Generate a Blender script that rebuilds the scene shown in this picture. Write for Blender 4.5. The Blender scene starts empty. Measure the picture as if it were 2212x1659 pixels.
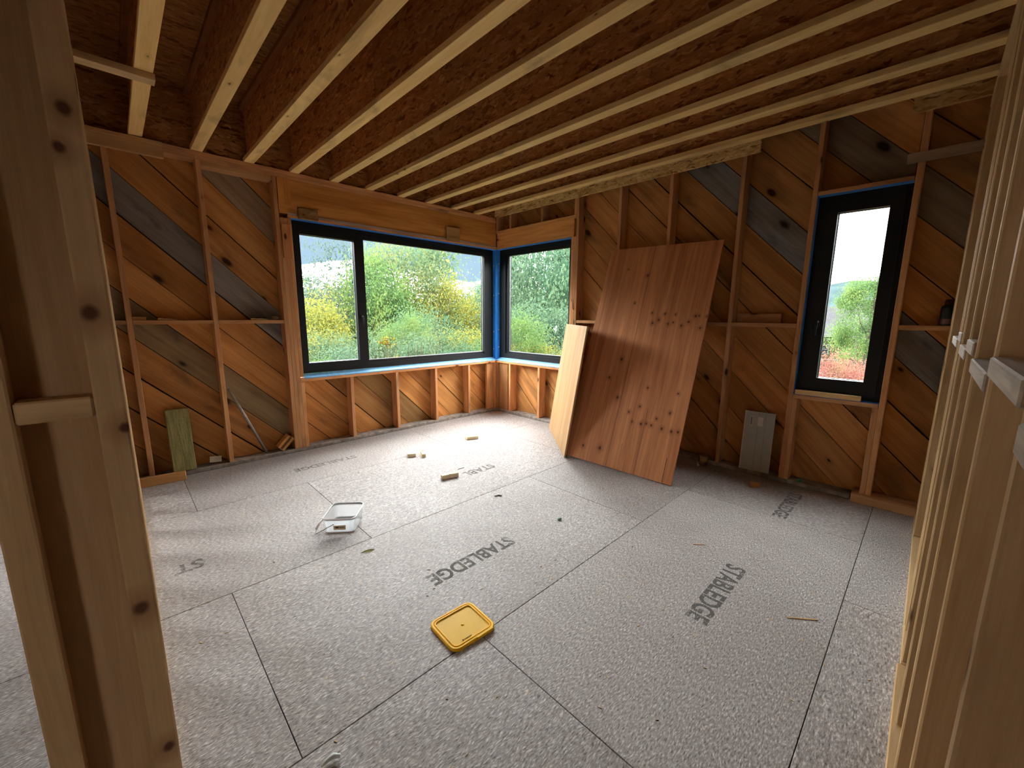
import bpy, bmesh, math, random
from mathutils import Matrix, Vector

random.seed(7)
SC = bpy.context.scene
COL = SC.collection

# ------------------------------------------------------------------ camera
cam_d = bpy.data.cameras.new('camera')
cam = bpy.data.objects.new('camera', cam_d)
COL.objects.link(cam)
SC.camera = cam
cam_d.sensor_fit = 'HORIZONTAL'
cam_d.sensor_width = 36.0
cam_d.lens = 874.76 / 2212 * 36.0
cam_d.clip_start = 0.02
cam_d.clip_end = 800
YAW, PITCH, ROLL = 0.772348, 0.1677, 0.005705
CAM = Vector((-4.407, -4.896, 1.558))
_f = Vector((math.sin(YAW) * math.cos(PITCH), math.cos(YAW) * math.cos(PITCH), -math.sin(PITCH)))
_r = Vector((math.cos(YAW), -math.sin(YAW), 0))
_u = _r.cross(_f)
r2 = math.cos(ROLL) * _r + math.sin(ROLL) * _u
u2 = -math.sin(ROLL) * _r + math.cos(ROLL) * _u
M = Matrix((r2, u2, -_f)).transposed().to_4x4()
M.translation = CAM
cam.matrix_world = M

# ------------------------------------------------------------------ sky
world = bpy.data.worlds.new('sky')
SC.world = world
world.use_nodes = True
wn, wl = world.node_tree.nodes, world.node_tree.links
wn.clear()
SKY_STRENGTH = 30.0
wo = wn.new('ShaderNodeOutputWorld')
bg = wn.new('ShaderNodeBackground')
bg.inputs['Strength'].default_value = SKY_STRENGTH
tc = wn.new('ShaderNodeTexCoord')
mp = wn.new('ShaderNodeMapping')
mp.inputs['Scale'].default_value = (1.0, 1.0, 3.2)
mp.inputs['Location'].default_value = (2.45, 0.8, -5.64)
nz = wn.new('ShaderNodeTexNoise')
nz.inputs['Scale'].default_value = 1.4
nz.inputs['Detail'].default_value = 6
nz.inputs['Roughness'].default_value = 0.55
rp = wn.new('ShaderNodeValToRGB')
rp.color_ramp.elements[0].position = 0.415
rp.color_ramp.elements[0].color = (0.0165, 0.0235, 0.0305, 1)
rp.color_ramp.elements[1].position = 0.52
rp.color_ramp.elements[1].color = (1.0, 1.0, 1.0, 1)
wl.new(tc.outputs['Generated'], mp.inputs['Vector'])
wl.new(mp.outputs['Vector'], nz.inputs['Vector'])
wl.new(nz.outputs['Fac'], rp.inputs['Fac'])
wl.new(rp.outputs['Color'], bg.inputs['Color'])
wl.new(bg.outputs['Background'], wo.inputs['Surface'])
world.cycles.sampling_method = 'MANUAL'
world.cycles.sample_map_resolution = 512

# ------------------------------------------------------------------ exposure
SC.view_settings.view_transform = 'Standard'
SC.view_settings.look = 'None'
SC.view_settings.gamma = 1.0
SC.view_settings.use_curve_mapping = False
SC.view_settings.exposure = 0.12
try:
    SC.cycles.use_denoising = True
    SC.cycles.max_bounces = 10
    SC.cycles.use_adaptive_sampling = True
    SC.cycles.adaptive_threshold = 0.05
    SC.cycles.diffuse_bounces = 6
    SC.cycles.transparent_max_bounces = 16
except Exception:
    pass

# ------------------------------------------------------------------ helpers
def tag(o, label=None, cat=None, group=None, kind=None):
    if label: o['label'] = label
    if cat: o['category'] = cat
    if group: o['group'] = group
    if kind: o['kind'] = kind
    return o

def empty(name, loc=(0, 0, 0), rz=0.0, **kw):
    o = bpy.data.objects.new(name, None)
    o.empty_display_size = 0.1
    o.location = loc
    o.rotation_euler = (0, 0, rz)
    COL.objects.link(o)
    return tag(o, **kw)

def link(name, me, parent=None, mw=None, col=None):
    o = bpy.data.objects.new(name, me)
    COL.objects.link(o)
    if mw is not None:
        o.matrix_basis = mw
    if parent is not None:
        o.parent = parent
    if col is not None:
        o.color = (col[0], col[1], col[2], 1)
    return o

def sub(o, parent):
    """keep o where it is in the room and make it a child of a placed part"""
    o.parent = parent
    o.matrix_parent_inverse = parent.matrix_basis.inverted()
    return o

def mesh_of(bm, name, mat, smooth=False):
    me = bpy.data.meshes.new(name)
    bm.normal_update()
    if smooth:
        for f in bm.faces: f.smooth = True
    bm.to_mesh(me)
    bm.free()
    if mat: me.materials.append(mat)
    return me

def add_box(bm, x0, x1, y0, y1, z0, z1):
    vs = [bm.verts.new(p) for p in ((x0, y0, z0), (x1, y0, z0), (x1, y1, z0), (x0, y1, z0),
                                    (x0, y0, z1), (x1, y0, z1), (x1, y1, z1), (x0, y1, z1))]
    for q in ((0, 3, 2, 1), (4, 5, 6, 7), (0, 1, 5, 4), (1, 2, 6, 5), (2, 3, 7, 6), (3, 0, 4, 7)):
        bm.faces.new([vs[i] for i in q])
    return vs

_cache = {}
def box_mesh(L, W, T, b, mat):
    key = (round(L, 4), round(W, 4), round(T, 4), round(b, 4), mat.name)
    if key not in _cache:
        bm = bmesh.new()
        add_box(bm, -L / 2, L / 2, -W / 2, W / 2, -T / 2, T / 2)
        if b > 0:
            bmesh.ops.bevel(bm, geom=list(bm.edges), offset=b, segments=1, affect='EDGES', profile=0.5)
        _cache[key] = mesh_of(bm, 'board', mat)
    return _cache[key]

AX = (Vector((1, 0, 0)), Vector((0, 1, 0)), Vector((0, 0, 1)))
def board(name, x0, x1, y0, y1, z0, z1, mat, parent=None, b=0.003, col=None, tilt=0.0, order=None):
    """one piece of lumber; its grain (local X) runs along the longest side"""
    d = [x1 - x0, y1 - y0, z1 - z0]
    o = order or sorted(range(3), key=lambda i: -d[i])
    a, w, t = AX[o[0]], AX[o[1]], AX[o[2]]
    if a.cross(w).dot(t) < 0: t = -t
    m = Matrix((a, w, t)).transposed().to_4x4()
    if tilt: m = Matrix.Rotation(tilt, 4, 'Z') @ m
    m.translation = ((x0 + x1) / 2, (y0 + y1) / 2, (z0 + z1) / 2)
    b = min(b, 0.4 * min(d))
    return link(name, box_mesh(d[o[0]], d[o[1]], d[o[2]], b, mat), parent, m, col)

def tube_mesh(path, r, mat, n=8, cap=True, smooth=True):
    bm = bmesh.new()
    rings = []
    pts = [Vector(p) for p in path]
    rad = r if isinstance(r, (list, tuple)) else [r] * len(pts)
    for i, p in enumerate(pts):
        d = (pts[min(i + 1, len(pts) - 1)] - pts[max(i - 1, 0)]).normalized()
        ref = Vector((0, 0, 1)) if abs(d.z) < 0.9 else Vector((1, 0, 0))
        s = d.cross(ref).normalized(); t = d.cross(s)
        rings.append([bm.verts.new(p + rad[i] * (math.cos(2 * math.pi * k / n) * s + math.sin(2 * math.pi * k / n) * t)) for k in range(n)])
    for a, c in zip(rings, rings[1:]):
        for k in range(n):
            bm.faces.new((a[k], a[(k + 1) % n], c[(k + 1) % n], c[k]))
    if cap:
        bm.faces.new(list(reversed(rings[0]))); bm.faces.new(rings[-1])
    bmesh.ops.recalc_face_normals(bm, faces=list(bm.faces))
    return mesh_of(bm, 'tube', mat, smooth)

def lathe_mesh(prof, mat, n=24, smooth=True):
    bm = bmesh.new()
    rings = [[bm.verts.new((r * math.cos(2 * math.pi * k / n), r * math.sin(2 * math.pi * k / n), z)) for k in range(n)] for r, z in prof]
    for a, c in zip(rings, rings[1:]):
        for k in range(n):
            bm.faces.new((a[k], a[(k + 1) % n], c[(k + 1) % n], c[k]))
    bmesh.ops.remove_doubles(bm, verts=list(bm.verts), dist=1e-6)
    bmesh.ops.recalc_face_normals(bm, faces=list(bm.faces))
    return mesh_of(bm, 'lathe', mat, smooth)

def rrect(w, h, r, n=5):
    out = []
    for cx, cy, a0 in ((w / 2 - r, h / 2 - r, 0), (-w / 2 + r, h / 2 - r, 90), (-w / 2 + r, -h / 2 + r, 180), (w / 2 - r, -h / 2 + r, 270)):
        for k in range(n + 1):
            a = math.radians(a0 + 90 * k / n)
            out.append((cx + r * math.cos(a), cy + r * math.sin(a)))
    return out

def loft_mesh(secs, mat, cap0=True, cap1=True, smooth=False):
    """secs: list of (w, h, r, z) rounded rectangles"""
    bm = bmesh.new()
    rings = [[bm.verts.new((x, y, z)) for x, y in rrect(w, h, r)] for w, h, r, z in secs]
    n = len(rings[0])
    for a, c in zip(rings, rings[1:]):
        for k in range(n):
            bm.faces.new((a[k], a[(k + 1) % n], c[(k + 1) % n], c[k]))
    if cap0: bm.faces.new(list(reversed(rings[0])))
    if cap1: bm.faces.new(rings[-1])
    bmesh.ops.recalc_face_normals(bm, faces=list(bm.faces))
    return mesh_of(bm, 'loft', mat, smooth)

# ------------------------------------------------------------------ materials
class NT:
    def __init__(s, name):
        s.m = bpy.data.materials.new(name); s.m.use_nodes = True
        s.n, s.l = s.m.node_tree.nodes, s.m.node_tree.links
        s.n.clear()
        s.out = s.n.new('ShaderNodeOutputMaterial')
    def N(s, t, **kw):
        n = s.n.new(t)
        for k, v in kw.items():
            if hasattr(n, k): setattr(n, k, v)
        return n
    def L(s, a, b): s.l.new(a, b)
    def math(s, op, a, b=None, clamp=False):
        n = s.N('ShaderNodeMath', operation=op); n.use_clamp = clamp
        for i, v in enumerate((a, b)):
            if v is None: continue
            if isinstance(v, (int, float)): n.inputs[i].default_value = v
            else: s.L(v, n.inputs[i])
        return n.outputs[0]
    def vmul(s, v, k):
        n = s.N('ShaderNodeVectorMath', operation='MULTIPLY'); s.L(v, n.inputs[0]); n.inputs[1].default_value = k
        return n.outputs[0]
    def vadd(s, a, b):
        n = s.N('ShaderNodeVectorMath', operation='ADD'); s.L(a, n.inputs[0])
        if isinstance(b, tuple): n.inputs[1].default_value = b
        else: s.L(b, n.inputs[1])
        return n.outputs[0]
    def noise(s, v, sc, det=3, rough=0.5, dist=0.0):
        n = s.N('ShaderNodeTexNoise'); s.L(v, n.inputs['Vector'])
        n.inputs['Scale'].default_value = sc; n.inputs['Detail'].default_value = det
        n.inputs['Roughness'].default_value = rough; n.inputs['Distortion'].default_value = dist
        return n
    def ramp(s, f, stops):
        n = s.N('ShaderNodeValToRGB'); e = n.color_ramp.elements
        while len(e) < len(stops): e.new(0.5)
        for i, (p, c) in enumerate(stops):
            e[i].position = p
            e[i].color = (c, c, c, 1) if isinstance(c, (int, float)) else (c[0], c[1], c[2], 1)
        s.L(f, n.inputs['Fac'])
        return n.outputs['Color']
    def mix(s, f, a, b, mode='MIX'):
        n = s.N('ShaderNodeMix', data_type='RGBA', blend_type=mode)
        for sock, v in ((n.inputs[0], f), (n.inputs[6], a), (n.inputs[7], b)):
            if isinstance(v, (int, float)): sock.default_value = v
            elif isinstance(v, tuple): sock.default_value = (v[0], v[1], v[2], 1)
            else: s.L(v, sock)
        return n.outputs[2]
    def coords(s):
        t = s.N('ShaderNodeTexCoord'); i = s.N('ShaderNodeObjectInfo')
        r = s.N('ShaderNodeVectorMath', operation='SCALE')
        r.inputs[0].default_value = (37.1, 53.3, 71.7); s.L(i.outputs['Random'], r.inputs['Scale'])
        return s.vadd(t.outputs['Object'], r.outputs[0]), i
    def principled(s, col, rough=0.6, spec=0.3, bump=None, bstr=0.3, bdist=0.002, metal=0.0):
        p = s.N('ShaderNodeBsdfPrincipled')
        if isinstance(col, tuple): p.inputs['Base Color'].default_value = (*col, 1)
        else: s.L(col, p.inputs['Base Color'])
        if isinstance(rough, (int, float)): p.inputs['Roughness'].default_value = rough
        else: s.L(rough, p.inputs['Roughness'])
        p.inputs['Specular IOR Level'].default_value = spec
        p.inputs['Metallic'].default_value = metal
        if bump is not None:
            b = s.N('ShaderNodeBump'); b.inputs['Strength'].default_value = bstr; b.inputs['Distance'].default_value = bdist
            s.L(bump, b.inputs['Height']); s.L(b.outputs[0], p.inputs['Normal'])
        s.L(p.outputs[0], s.out.inputs['Surface'])
        return p

def wood(name, light, dark, knot, ring=(1.2, 16, 16), fine=(5, 160, 160), kscale=(3.2, 7.5, 7.5), krad=0.13, kprob=0.45, stain=0.0, staincol=(0.09, 0.08, 0.07), rough=0.72, bstr=0.25, spec=0.2):
    t = NT(name)
    v, info = t.coords()
    warp = t.noise(t.vmul(v, (0.9, 5, 5)), 1.0, 2)
    wv = t.vadd(v, t.vmul(warp.outputs['Color'], (0.0, 0.06, 0.06)))
    g1 = t.noise(t.vmul(wv, ring), 1.0, 3, 0.55, 0.6)
    g2 = t.noise(t.vmul(wv, fine), 1.0, 3, 0.6)
    f1 = t.ramp(g1.outputs['Fac'], [(0.36, 0.0), (0.64, 1.0)])
    f2 = t.ramp(g2.outputs['Fac'], [(0.35, 0.0), (0.68, 1.0)])
    f = t.math('ADD', t.math('MULTIPLY', f1, 0.62), t.math('MULTIPLY', f2, 0.38), True)
    c = t.mix(f, light, dark)
    vo = t.N('ShaderNodeTexVoronoi'); vo.inputs['Scale'].default_value = 1.0
    t.L(t.vmul(v, kscale), vo.inputs['Vector'])
    sep = t.N('ShaderNodeSeparateColor'); t.L(vo.outputs['Color'], sep.inputs[0])
    has = t.math('LESS_THAN', sep.outputs[0], kprob)
    size = t.math('MULTIPLY', t.math('ADD', sep.outputs[1], 0.25), krad)
    rel = t.math('DIVIDE', vo.outputs['Distance'], size)
    kf = t.math('MULTIPLY', t.ramp(rel, [(0.55, 1.0), (0.95, 0.0)]), has)
    halo = t.math('MULTIPLY', t.ramp(t.math('MULTIPLY', rel, 0.4), [(0.3, 0.45), (1.0, 0.0)]), has)
    c = t.mix(halo, c, t.mix(0.5, dark, knot))
    c = t.mix(kf, c, knot)
    if stain > 0:
        sn = t.noise(t.vmul(v, (1.3, 4, 4)), 1.0, 4, 0.6, 0.8)
        sf = t.ramp(sn.outputs['Fac'], [(0.60 - 0.1 * stain, 0.0), (0.78, 0.7)])
        c = t.mix(sf, c, staincol)
    c = t.mix(1.0, c, info.outputs['Color'], 'MULTIPLY')
    t.principled(c, rough, spec, f, bstr, 0.0015)
    return t.m

SPF = wood('framing_lumber', (0.66, 0.45, 0.235), (0.50, 0.31, 0.135), (0.10, 0.04, 0.017), kprob=0.55, krad=0.15)
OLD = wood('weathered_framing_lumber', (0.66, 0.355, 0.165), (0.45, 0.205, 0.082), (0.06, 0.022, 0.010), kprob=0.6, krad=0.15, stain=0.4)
FLANGE = wood('joist_flange_lumber', (0.88, 0.65, 0.28), (0.74, 0.48, 0.18), (0.20, 0.10, 0.04), kscale=(5, 12, 12), krad=0.11, kprob=0.5, stain=0.55, staincol=(0.16, 0.12, 0.075))
PLANK = wood('pine_sheathing_plank', (0.63, 0.305, 0.098), (0.38, 0.150, 0.040), (0.045, 0.014, 0.006), ring=(0.7, 9, 9), fine=(2.2, 70, 70), kscale=(2.8, 5.5, 5.5), krad=0.20, kprob=0.55, stain=0.55, staincol=(0.10, 0.065, 0.042), rough=0.62)
GREYWOOD = wood('grey_weathered_lumber', (0.50, 0.46, 0.40), (0.30, 0.265, 0.225), (0.15, 0.12, 0.10), kprob=0.2, stain=0.2)
PLY = wood('plywood_face', (0.78, 0.355, 0.160), (0.43, 0.158, 0.062), (0.11, 0.035, 0.015), ring=(0.5, 9.5, 9.5), fine=(1.6, 75, 75), kscale=(2.6, 4.6, 4.6), krad=0.06, kprob=0.5, rough=0.55, spec=0.25)
KNOTS = [(0.458, 0.052, 9), (0.345, 0.08, 12), (0.382, 0.138, 12), (0.45, 0.19, 11), (0.341, 0.246, 11), (0.361, 0.294, 9), (0.328, 0.38, 10), (0.371, 0.443, 11), (0.432, 0.498, 11),
         (0.445, 0.30, 8), (0.436, 0.53, 8), (0.313, 0.563, 10), (0.429, 0.6, 7), (1.236, 0.061, 10), (0.884, -0.093, 12), (0.567, -0.167, 9), (-0.07, -0.172, 16), (-0.488, -0.117, 14), (-1.051, -0.183, 18),
         (-1.073, -0.384, 14), (-0.617, 0.045, 11), (-0.709, 0.102, 10), (-0.543, 0.147, 11), (-0.713, 0.197, 13), (-0.699, 0.251, 10), (-0.707, 0.304, 11), (-0.632, 0.34, 10),
         (-0.72, 0.412, 13), (-0.727, 0.506, 13), (-0.719, 0.568, 12), (-0.554, 0.457, 12), (-0.355, 0.495, 10), (-0.34, 0.185, 9), (-0.286, -0.263, 13)]
def add_knots(mat, knots, mul=(0.75, 1, 0)):
    """the face veneer's own knots, at fixed places on the sheet"""
    nt = mat.node_tree; n, l = nt.nodes, nt.links
    pb = next(q for q in n if q.type == 'BSDF_PRINCIPLED')
    src = pb.inputs['Base Color'].links[0].from_socket
    tcn = n.new('ShaderNodeTexCoord'); wob = n.new('ShaderNodeTexNoise'); wob.inputs['Scale'].default_value = 30
    l.new(tcn.outputs['Object'], wob.inputs['Vector'])
    sc_ = n.new('ShaderNodeVectorMath'); sc_.operation = 'MULTIPLY_ADD'; sc_.inputs[1].default_value = (0.012, 0.012, 0); l.new(wob.outputs['Color'], sc_.inputs[0]); l.new(tcn.outputs['Object'], sc_.inputs[2])
    mk = n.new('ShaderNodeVectorMath'); mk.operation = 'MULTIPLY'; mk.inputs[1].default_value = mul; l.new(sc_.outputs[0], mk.inputs[0])
    cur = None
    for a, w, r in knots:
        d = n.new('ShaderNodeVectorMath'); d.operation = 'DISTANCE'; l.new(mk.outputs[0], d.inputs[0]); d.inputs[1].default_value = ((a + 0.006) * mul[0], (w + 0.006) * mul[1], w * mul[2])
        q = n.new('ShaderNodeMath'); q.operation = 'DIVIDE'; l.new(d.outputs['Value'], q.inputs[0]); q.inputs[1].default_value = r * 0.00115
        if cur is None: cur = q.outputs[0]
        else:
            m_ = n.new('ShaderNodeMath'); m_.operation = 'MINIMUM'; l.new(cur, m_.inputs[0]); l.new(q.outputs[0], m_.inputs[1]); cur = m_.outputs[0]
    for stops, colr in (([(0.25, 0.5), (1.0, 0.0)], (0.22, 0.075, 0.03)), ([(0.06, 0.9), (0.125, 0.0)], (0.075, 0.022, 0.010))):
        sc2 = n.new('ShaderNodeMath'); sc2.operation = 'MULTIPLY'; sc2.inputs[1].default_value = 0.36 if stops[0][0] > 0.2 else 0.14; l.new(cur, sc2.inputs[0])
        rp_ = n.new('ShaderNodeValToRGB')
        for e, (p_, v_) in zip(rp_.color_ramp.elements, stops): e.position = p_; e.color = (v_, v_, v_, 1)
        l.new(sc2.outputs[0], rp_.inputs['Fac'])
        mx = n.new('ShaderNodeMix'); mx.data_type = 'RGBA'; l.new(rp_.outputs['Color'], mx.inputs[0]); l.new(src, mx.inputs[6]); mx.inputs[7].default_value = (*colr, 1)
        src = mx.outputs[2]
    l.new(src, pb.inputs['Base Color'])
add_knots(PLY, KNOTS)
PLYPALE = wood('pale_plywood_face', (0.62, 0.40, 0.205), (0.43, 0.24, 0.105), (0.27, 0.13, 0.05), ring=(0.6, 8, 8), fine=(2.2, 80, 80), kscale=(2, 4, 4), krad=0.05, kprob=0.4, rough=0.5)
HEADER = wood('header_plywood', (0.66, 0.33, 0.095), (0.36, 0.145, 0.032), (0.08, 0.03, 0.012), ring=(0.8, 7, 7), fine=(2, 60, 60), kscale=(3.2, 5, 5), krad=0.07, kprob=0.6)

JAMB = wood('jamb_lumber', (0.66, 0.45, 0.235), (0.52, 0.33, 0.15), (0.10, 0.04, 0.017), kprob=0.0)
add_knots(JAMB, [(0.393, -0.002, 11), (0.334, 0.010, 9), (0.082, 0.006, 14), (-0.12, -0.014, 10), (-0.47, 0.003, 14), (-0.79, -0.004, 11), (0.9, 0.004, 10)], (0.8, 0, 1))

def osb(name, cols, s=1.0, rough=0.7):
    t = NT(name)
    v, info = t.coords()
    w = t.noise(v, 9.0 * s, 2)
    vv = t.vadd(v, t.vmul(w.outputs['Color'], (0.05, 0.05, 0.05)))
    fac = None
    colr = None
    for k, (sx, ang) in enumerate(((1.0, 0.35), (1.25, -0.5), (0.8, 1.2))):
        mpn = t.N('ShaderNodeMapping'); mpn.inputs['Rotation'].default_value = (ang * 0.4, 0.2 * k, ang)
        mpn.inputs['Scale'].default_value = (11 * s * sx, 44 * s * sx, 44 * s * sx)
        t.L(vv, mpn.inputs['Vector'])
        vo = t.N('ShaderNodeTexVoronoi'); vo.inputs['Scale'].default_value = 1.0
        t.L(mpn.outputs[0], vo.inputs['Vector'])
        sp = t.N('ShaderNodeSeparateColor'); t.L(vo.outputs['Color'], sp.inputs[0])
        if fac is None: fac, sel = sp.outputs[0], None
        else:
            pick = t.math('GREATER_THAN', sp.outputs[1], 0.5)
            mx = t.N('ShaderNodeMix', data_type='FLOAT'); t.L(pick, mx.inputs[0]); t.L(fac, mx.inputs[2]); t.L(sp.outputs[0], mx.inputs[3])
            fac = mx.outputs[0]
    c = t.ramp(fac, [(i / (len(cols) - 1), q) for i, q in enumerate(cols)])
    g = t.noise(t.vmul(v, (40, 120, 120)), 1.0, 2)
    c = t.mix(0.35, c, t.mix(1.0, c, t.ramp(g.outputs['Fac'], [(0.3, 0.45), (0.7, 1.3)]), 'MULTIPLY'))
    c = t.mix(1.0, c, info.outputs['Color'], 'MULTIPLY')
    t.principled(c, rough, 0.2, fac, 0.25, 0.001)
    return t.m

OSBWEB = osb('osb_joist_web', [(0.22, 0.070, 0.022), (0.50, 0.215, 0.066), (0.60, 0.28, 0.09), (0.44, 0.175, 0.054), (0.72, 0.38, 0.14)], 1.35)
OSBLIGHT = osb('osb_rim_board', [(0.26, 0.12, 0.035), (0.66, 0.42, 0.15), (0.80, 0.56, 0.24), (0.58, 0.33, 0.11), (0.86, 0.66, 0.33)], 1.3)

def floor_mat():
    t = NT('weathered_strand_flooring')
    v, info = t.coords()
    w = t.noise(v, 14.0, 2)
    w2 = t.noise(v, 4.0, 2)
    vv = t.vadd(v, t.vmul(w.outputs['Color'], (0.022, 0.022, 0.0)))
    st = []
    for sc, ang in (((52, 180, 10), 0.2), ((48, 165, 10), -0.8), ((58, 190, 10), 1.35)):
        mpn = t.N('ShaderNodeMapping'); mpn.inputs['Rotation'].default_value = (0, 0, ang); mpn.inputs['Scale'].default_value = sc
        t.L(vv, mpn.inputs['Vector'])
        st.append(t.noise(mpn.outputs[0], 1.0, 2, 0.55).outputs['Fac'])
    hi = t.math('MAXIMUM', t.math('MAXIMUM', st[0], st[1]), st[2])
    lo = t.math('MINIMUM', t.math('MINIMUM', st[0], st[1]), st[2])
    f = t.math('ADD', t.math('MULTIPLY', hi, 0.5), t.math('MULTIPLY', lo, 0.5))
    c = t.ramp(f, [(0.35, (0.12, 0.105, 0.098)), (0.46, (0.335, 0.308, 0.292)), (0.54, (0.45, 0.425, 0.406)), (0.62, (0.76, 0.74, 0.72))])
    big = t.noise(v, 1.1, 3, 0.6)
    c = t.mix(1.0, c, t.ramp(big.outputs['Fac'], [(0.3, (0.86, 0.83, 0.82)), (0.7, (1.06, 1.06, 1.07))]), 'MULTIPLY')
    rust = t.noise(v, 26, 2)
    c = t.mix(t.ramp(rust.outputs['Fac'], [(0.62, 0.0), (0.75, 0.22)]), c, (0.38, 0.25, 0.2))
    c = t.mix(1.0, c, info.outputs['Color'], 'MULTIPLY')
    t.principled(c, 0.6, 0.3, f, 0.5, 0.002)
    return t.m
FLOOR = floor_mat()

def simple(name, col, rough=0.5, spec=0.4, var=0.1, nscale=20, bstr=0.1, metal=0.0):
    t = NT(name)
    v, info = t.coords()
    n = t.noise(v, nscale, 3)
    c = t.mix(1.0, col, t.ramp(n.outputs['Fac'], [(0.3, 1 - var), (0.7, 1 + var)]), 'MULTIPLY')
    c = t.mix(1.0, c, info.outputs['Color'], 'MULTIPLY')
    t.principled(c, rough, spec, n.outputs['Fac'], bstr, 0.001, metal)
    return t.m

FRAME = simple('anthracite_window_frame', (0.0085, 0.0098, 0.012), 0.45, 0.3, 0.08)
GASKET = simple('black_gasket', (0.008, 0.008, 0.009), 0.5, 0.3)
BEAD = simple('aluminium_spacer', (0.45, 0.47, 0.50), 0.35, 0.5, metal=0.6)
CHROME = simple('satin_metal', (0.55, 0.55, 0.56), 0.28, 0.5, metal=0.9)
BLUEPALE = simple('glare_pale_membrane', (0.22, 0.50, 0.80), 0.25, 0.5, 0.15, 25, 0.5)  # paler copy of the blue membrane, its glare put into the colour
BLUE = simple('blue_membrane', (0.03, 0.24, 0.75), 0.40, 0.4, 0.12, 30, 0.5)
DARK = simple('dark_void_sheathing', (0.035, 0.028, 0.022), 0.9, 0.1)
DUSTY = simple('dusty_sill_gasket', (0.27, 0.235, 0.205), 0.85, 0.15, 0.35, 18, 0.8)
YELLOW = simple('yellow_plastic', (0.96, 0.54, 0.004), 0.45, 0.22, 0.05, 12)
WHITEP = simple('white_plastic', (0.80, 0.80, 0.78), 0.45, 0.4, 0.05)
BLACKP = simple('black_plastic', (0.012, 0.013, 0.015), 0.4, 0.4)
REDP = simple('red_plastic', (0.09, 0.005, 0.008), 0.4, 0.4)
PAPER = simple('white_paper', (0.72, 0.70, 0.67), 0.8, 0.1, 0.06)
GREYP = simple('grey_board', (0.46, 0.47, 0.435), 0.55, 0.35, 0.06, 8)
INK = None
STONE = simple('pale_caulk_scrap', (0.66, 0.72, 0.71), 0.7, 0.2, 0.15)
STEEL = simple('dull_steel', (0.30, 0.28, 0.25), 0.5, 0.4, 0.15, 30, 0.2, 0.6)
CUPM = simple('brown_paper_cup', (0.55, 0.42, 0.24), 0.7, 0.2, 0.1)
GREENP = simple('green_plastic', (0.05, 0.28, 0.12), 0.45, 0.4)
LEAFM = simple('dry_leaf', (0.26, 0.23, 0.06), 0.7, 0.2, 0.3)
LABELM = simple('pinkish_label', (0.16, 0.075, 0.075), 0.6, 0.2, 0.2)
ROOFM = simple('grey_shingles', (0.020, 0.020, 0.0225), 0.9, 0.1, 0.25, 3)
BRICKM = simple('brown_siding', (0.036, 0.022, 0.013), 0.9, 0.1, 0.2, 3)
TRIMW = simple('white_trim', (0.055, 0.055, 0.057), 0.7, 0.2, 0.05)
PANE = simple('house_window_pane', (0.01, 0.012, 0.014), 0.15, 0.3)
BARK = simple('tree_bark', (0.06, 0.05, 0.042), 0.9, 0.1, 0.3, 12, 0.5)
GRASSM = simple('rough_grass', (0.011, 0.019, 0.007), 0.9, 0.1, 0.4, 2)
HILLM = simple('wooded_hill', (0.026, 0.039, 0.041), 1.0, 0.0, 0.30, 0.25, 0.0)

def rockwool_mat():
    t = NT('olive_mineral_wool')
    v, info = t.coords()
    a = t.noise(t.vmul(v, (6, 90, 90)), 1.0, 3)
    b = t.noise(v, 130, 3)
    f = t.math('ADD', t.math('MULTIPLY', a.outputs['Fac'], 0.6), t.math('MULTIPLY', b.outputs['Fac'], 0.4))
    c = t.ramp(f, [(0.35, (0.16, 0.145, 0.055)), (0.65, (0.36, 0.33, 0.15))])
    t.principled(c, 0.9, 0.1, f, 0.8, 0.004)
    return t.m
ROCKWOOL = rockwool_mat()

def glass_mat():
    t = NT('window_glass')
    lw = t.N('ShaderNodeLayerWeight'); lw.inputs['Blend'].default_value = 0.5
    fr = t.math('ADD', t.math('MULTIPLY', t.math('POWER', lw.outputs['Facing'], 5.0), 0.9), 0.03)
    tr = t.N('ShaderNodeBsdfTransparent'); tr.inputs['Color'].default_value = (0.97, 0.985, 0.98, 1)
    gl = t.N('ShaderNodeBsdfGlossy'); gl.inputs['Roughness'].default_value = 0.01
    mx = t.N('ShaderNodeMixShader')
    t.L(fr, mx.inputs[0]); t.L(tr.outputs[0], mx.inputs[1]); t.L(gl.outputs[0], mx.inputs[2])
    t.L(mx.outputs[0], t.out.inputs['Surface'])
    return t.m
GLASS = glass_mat()

def tub_mat():
    t = NT('clear_polypropylene')
    lw = t.N('ShaderNodeLayerWeight'); lw.inputs['Blend'].default_value = 0.5
    fz = t.math('ADD', t.math('MULTIPLY', t.math('POWER', lw.outputs['Facing'], 5.0), 0.7), 0.04)
    tr = t.N('ShaderNodeBsdfTransparent'); tr.inputs['Color'].default_value = (0.93, 0.95, 0.97, 1)
    df = t.N('ShaderNodeBsdfDiffuse'); df.inputs['Color'].default_value = (0.82, 0.85, 0.88, 1)
    tl = t.N('ShaderNodeBsdfTranslucent'); tl.inputs['Color'].default_value = (0.82, 0.85, 0.88, 1)
    gl = t.N('ShaderNodeBsdfGlossy'); gl.inputs['Roughness'].default_value = 0.12
    a = t.N('ShaderNodeMixShader'); a.inputs[0].default_value = 0.5
    t.L(df.outputs[0], a.inputs[1]); t.L(tl.outputs[0], a.inputs[2])
    b = t.N('ShaderNodeMixShader'); b.inputs[0].default_value = 0.5
    t.L(tr.outputs[0], b.inputs[1]); t.L(a.outputs[0], b.inputs[2])
    c = t.N('ShaderNodeMixShader'); t.L(fz, c.inputs[0]); t.L(b.outputs[0], c.inputs[1]); t.L(gl.outputs[0], c.inputs[2])
    t.L(c.outputs[0], t.out.inputs['Surface'])
    return t.m
TUB = tub_mat()

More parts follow.
